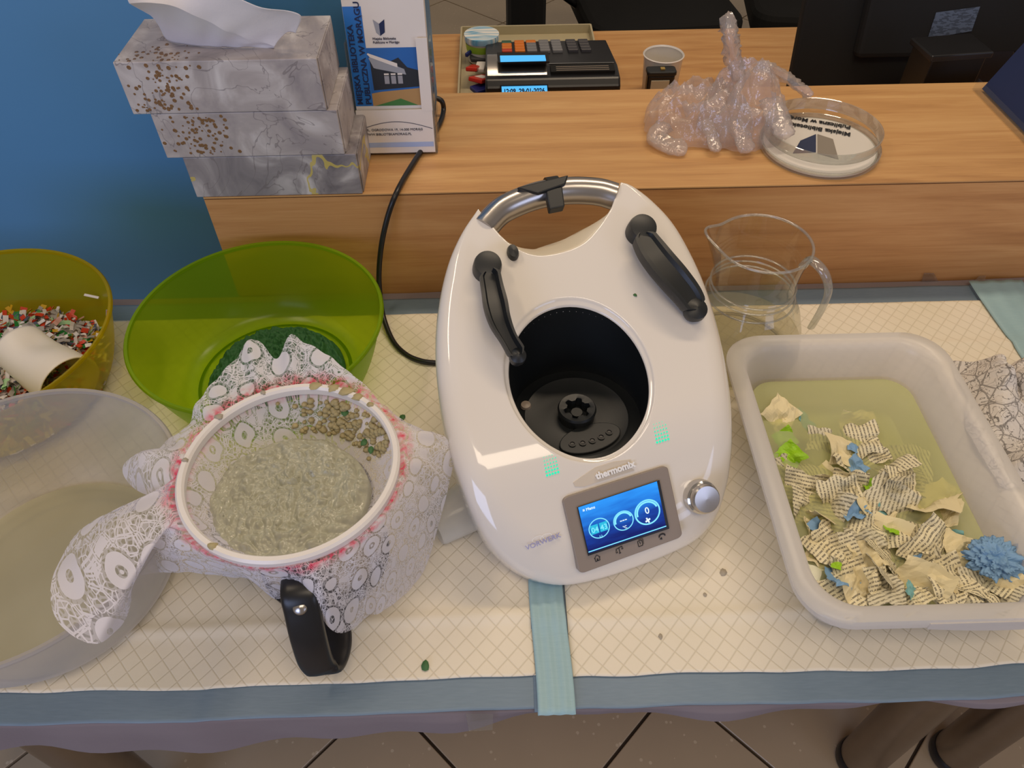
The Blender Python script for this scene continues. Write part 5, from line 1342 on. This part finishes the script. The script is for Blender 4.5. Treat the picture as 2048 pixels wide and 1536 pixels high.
# monitor seen from behind
mo = thing('monitor', 'large black computer monitor seen from behind, upper right', 'monitor')
MY = 1.38
q = [PY(1628, -20, MY+.03), PY(1573, 152, MY-.02)]
mx0 = .556
m = MB(); tl_ = R(-8)
rmm = Matrix.Rotation(R(0), 3, 'Z') @ Matrix.Rotation(R(-12), 3, 'X')
mc = Vector((.828, 1.36, .235))
MB().box(mc, (.300, .012, .195), rot=rmm).build('panel_back', M['black_matt'], mo, bevel=.006)
MB().box(mc+rmm @ Vector((.0, -.022, -.02)), (.20, .014, .11), rot=rmm).build('rear_bulge', M['black_matt'], mo, bevel=.008)
MB().box((.86, 1.31, .085), (.045, .018, .082), rot=rmm).build('neck', M['black'], mo, bevel=.004)
MB().box((.86, 1.33, .006), (.12, .09, .005)).build('stand_foot', M['black'], mo, bevel=.003)
M['labelp'] = (lambda t: t.done(t.bsdf(t.ramp(t.noise(t.coord(scale=(90, 10, 260)), 1, 2), [(.45, '4A5566'), (.5, '2C343F')], 'CONSTANT'), .4)))(NT('printed_rating_label'))
lbl = [(1872, 25), (1960, 13), (1943, 62), (1855, 77)]
pn = rmm @ Vector((0, -1, 0)); p00 = mc+pn*.0365
def onmon(u, v):
    d = ray(u, v); c = Vector((0, 0, H)); return c+d*((p00+rmm @ Vector((0, 0, -.02))-c).dot(pn)/d.dot(pn))
ql = [onmon(*k_) for k_ in lbl]; plate(ql, .0006, M['labelp'], 'rating_label', mo)
# papers behind the sign
tag(MB().box((.80, 1.20, .003), (.07, .10, .0008), rot=Matrix.Rotation(R(20), 3, 'Z')).build('paper_sheet', M['paper']), 'white paper sheet on the desk beside the monitor stand', 'paper')
bx = thing('card_holder_box', 'black-brown box standing behind the counter in front of the monitor', 'box')
q0 = PY(1842, 100, 1.16); q1 = PY(1962, 85, 1.16)
MB().box(((q0.x+q1.x)/2+.01, 1.175, (q0.z)/2), ((q1.x-q0.x)/2, .030, q0.z/2-.002), rot=Matrix.Rotation(R(6), 3, 'Z')).build('box_body', plain('dark_brown_card', '17130F', .4), bx, bevel=.002)
MB().box(((q0.x+q1.x)/2+.01, 1.175, q0.z-.004), ((q1.x-q0.x)/2+.006, .034, .005), rot=Matrix.Rotation(R(6), 3, 'Z')).build('box_lid', M['black'], bx, bevel=.002)
tag(MB().add([P(1770, 168, .03), P(1838, 146, .03), P(1846, 168, .03), P(1840, 185, .03)], [(0, 1, 2, 3)]).build('clear_sleeve', M['acrylic'], solid=.001), 'clear plastic sleeve on the desk below the monitor', 'sleeve')
# office chairs on the floor beyond
def chair(x, y, rz, label, back=True):
    t = thing('office_chair', label, 'chair')
    MB().lathe((0, 0, FLOOR), [(.030, .10), (.030, .30), (.022, .30), (.022, .42)], 20, cap=(True, True)).build('column', M['black'], t, smooth=40)
    for k in range(5):
        a = R(72*k+10); e = Vector((math.cos(a)*.30, math.sin(a)*.30, FLOOR+.07)); g = MB().tube([Vector((0, 0, FLOOR+.12)), e], lambda s: .026-.008*s, 8).build('leg', M['black'], t, smooth=50)
        MB().lathe(e+Vector((0, 0, -.045)), [(.0001, -.025), (.025, -.02), (.025, .02), (.0001, .025)], 14, ax=Matrix.Rotation(PI/2, 3, 'X')).build('castor', M['black'], g, smooth=50)
    MB().prism(rrect(-.24, -.23, .24, .23, .07), FLOOR+.42, FLOOR+.50).build('seat', M['black_matt'], t, bevel=.02)
    if back:
        MB().box((0, .25, FLOOR+.80), (.21, .03, .25)).build('backrest', M['black_matt'], t, bevel=.03, seg=3)
        MB().box((0, .27, FLOOR+.50), (.03, .012, .10)).build('back_bar', M['black'], t, bevel=.004)
    for s in (-1, 1):
        MB().tube([Vector((s*.22, .05, FLOOR+.46)), Vector((s*.28, .05, FLOOR+.50)), Vector((s*.28, .05, FLOOR+.66))], .014, 8).build('arm_post', M['black'], t, smooth=50)
        MB().box((s*.28, .02, FLOOR+.675), (.035, .13, .015)).build('armrest', M['black'], t, bevel=.008)
    t.location = (x, y, 0); t.rotation_euler = (0, 0, rz); return t
chair(.50, 2.52, R(6), 'black office chair behind the desk, left one, seen above the white cup')
chair(1.06, 2.56, R(-8), 'black office chair behind the desk, right one, mostly hidden by the monitor')
cab = thing('visitor_chair', 'black padded chair standing sideways beyond the desk, behind the cash register', 'chair')
cx_, cy_ = .085, 2.35
MB().box((cx_+.20, cy_, FLOOR+.33), (.24, .24, .04)).build('seat', M['black_matt'], cab, bevel=.02)
MB().box((cx_, cy_, FLOOR+.62), (.052, .23, .30)).build('backrest', M['black_matt'], cab, bevel=.03)
for sx__ in (-.05, .42):
    for sy__ in (-1, 1): MB().tube([Vector((cx_+sx__, cy_+sy__*.21, FLOOR)), Vector((cx_+sx__*.9+.02, cy_+sy__*.20, FLOOR+.30))], .013, 8).build('leg', M['black'], cab, smooth=50)

# ================================================================ finish: put every empty at the base of its thing
bpy.context.view_layer.update()
for o in list(COL.objects):
    if o.type == 'EMPTY' and o.parent is None and o.location.length < 1e-6:
        pts = []
        for c in o.children: pts += [c.location+v.co for v in c.data.vertices]
        if not pts: continue
        c0 = Vector(((min(p.x for p in pts)+max(p.x for p in pts))/2, (min(p.y for p in pts)+max(p.y for p in pts))/2, min(p.z for p in pts)))
        o.location = c0
        for c in o.children: c.location = c.location-c0
    elif o.type == 'MESH' and o.parent is None and o.location.length < 1e-6 and o.get('kind') != 'structure' and not o.children:
        me = o.data; pts = [v.co for v in me.vertices]
        c0 = Vector(((min(p.x for p in pts)+max(p.x for p in pts))/2, (min(p.y for p in pts)+max(p.y for p in pts))/2, min(p.z for p in pts)))
        me.transform(Matrix.Translation(-c0)); o.location = c0
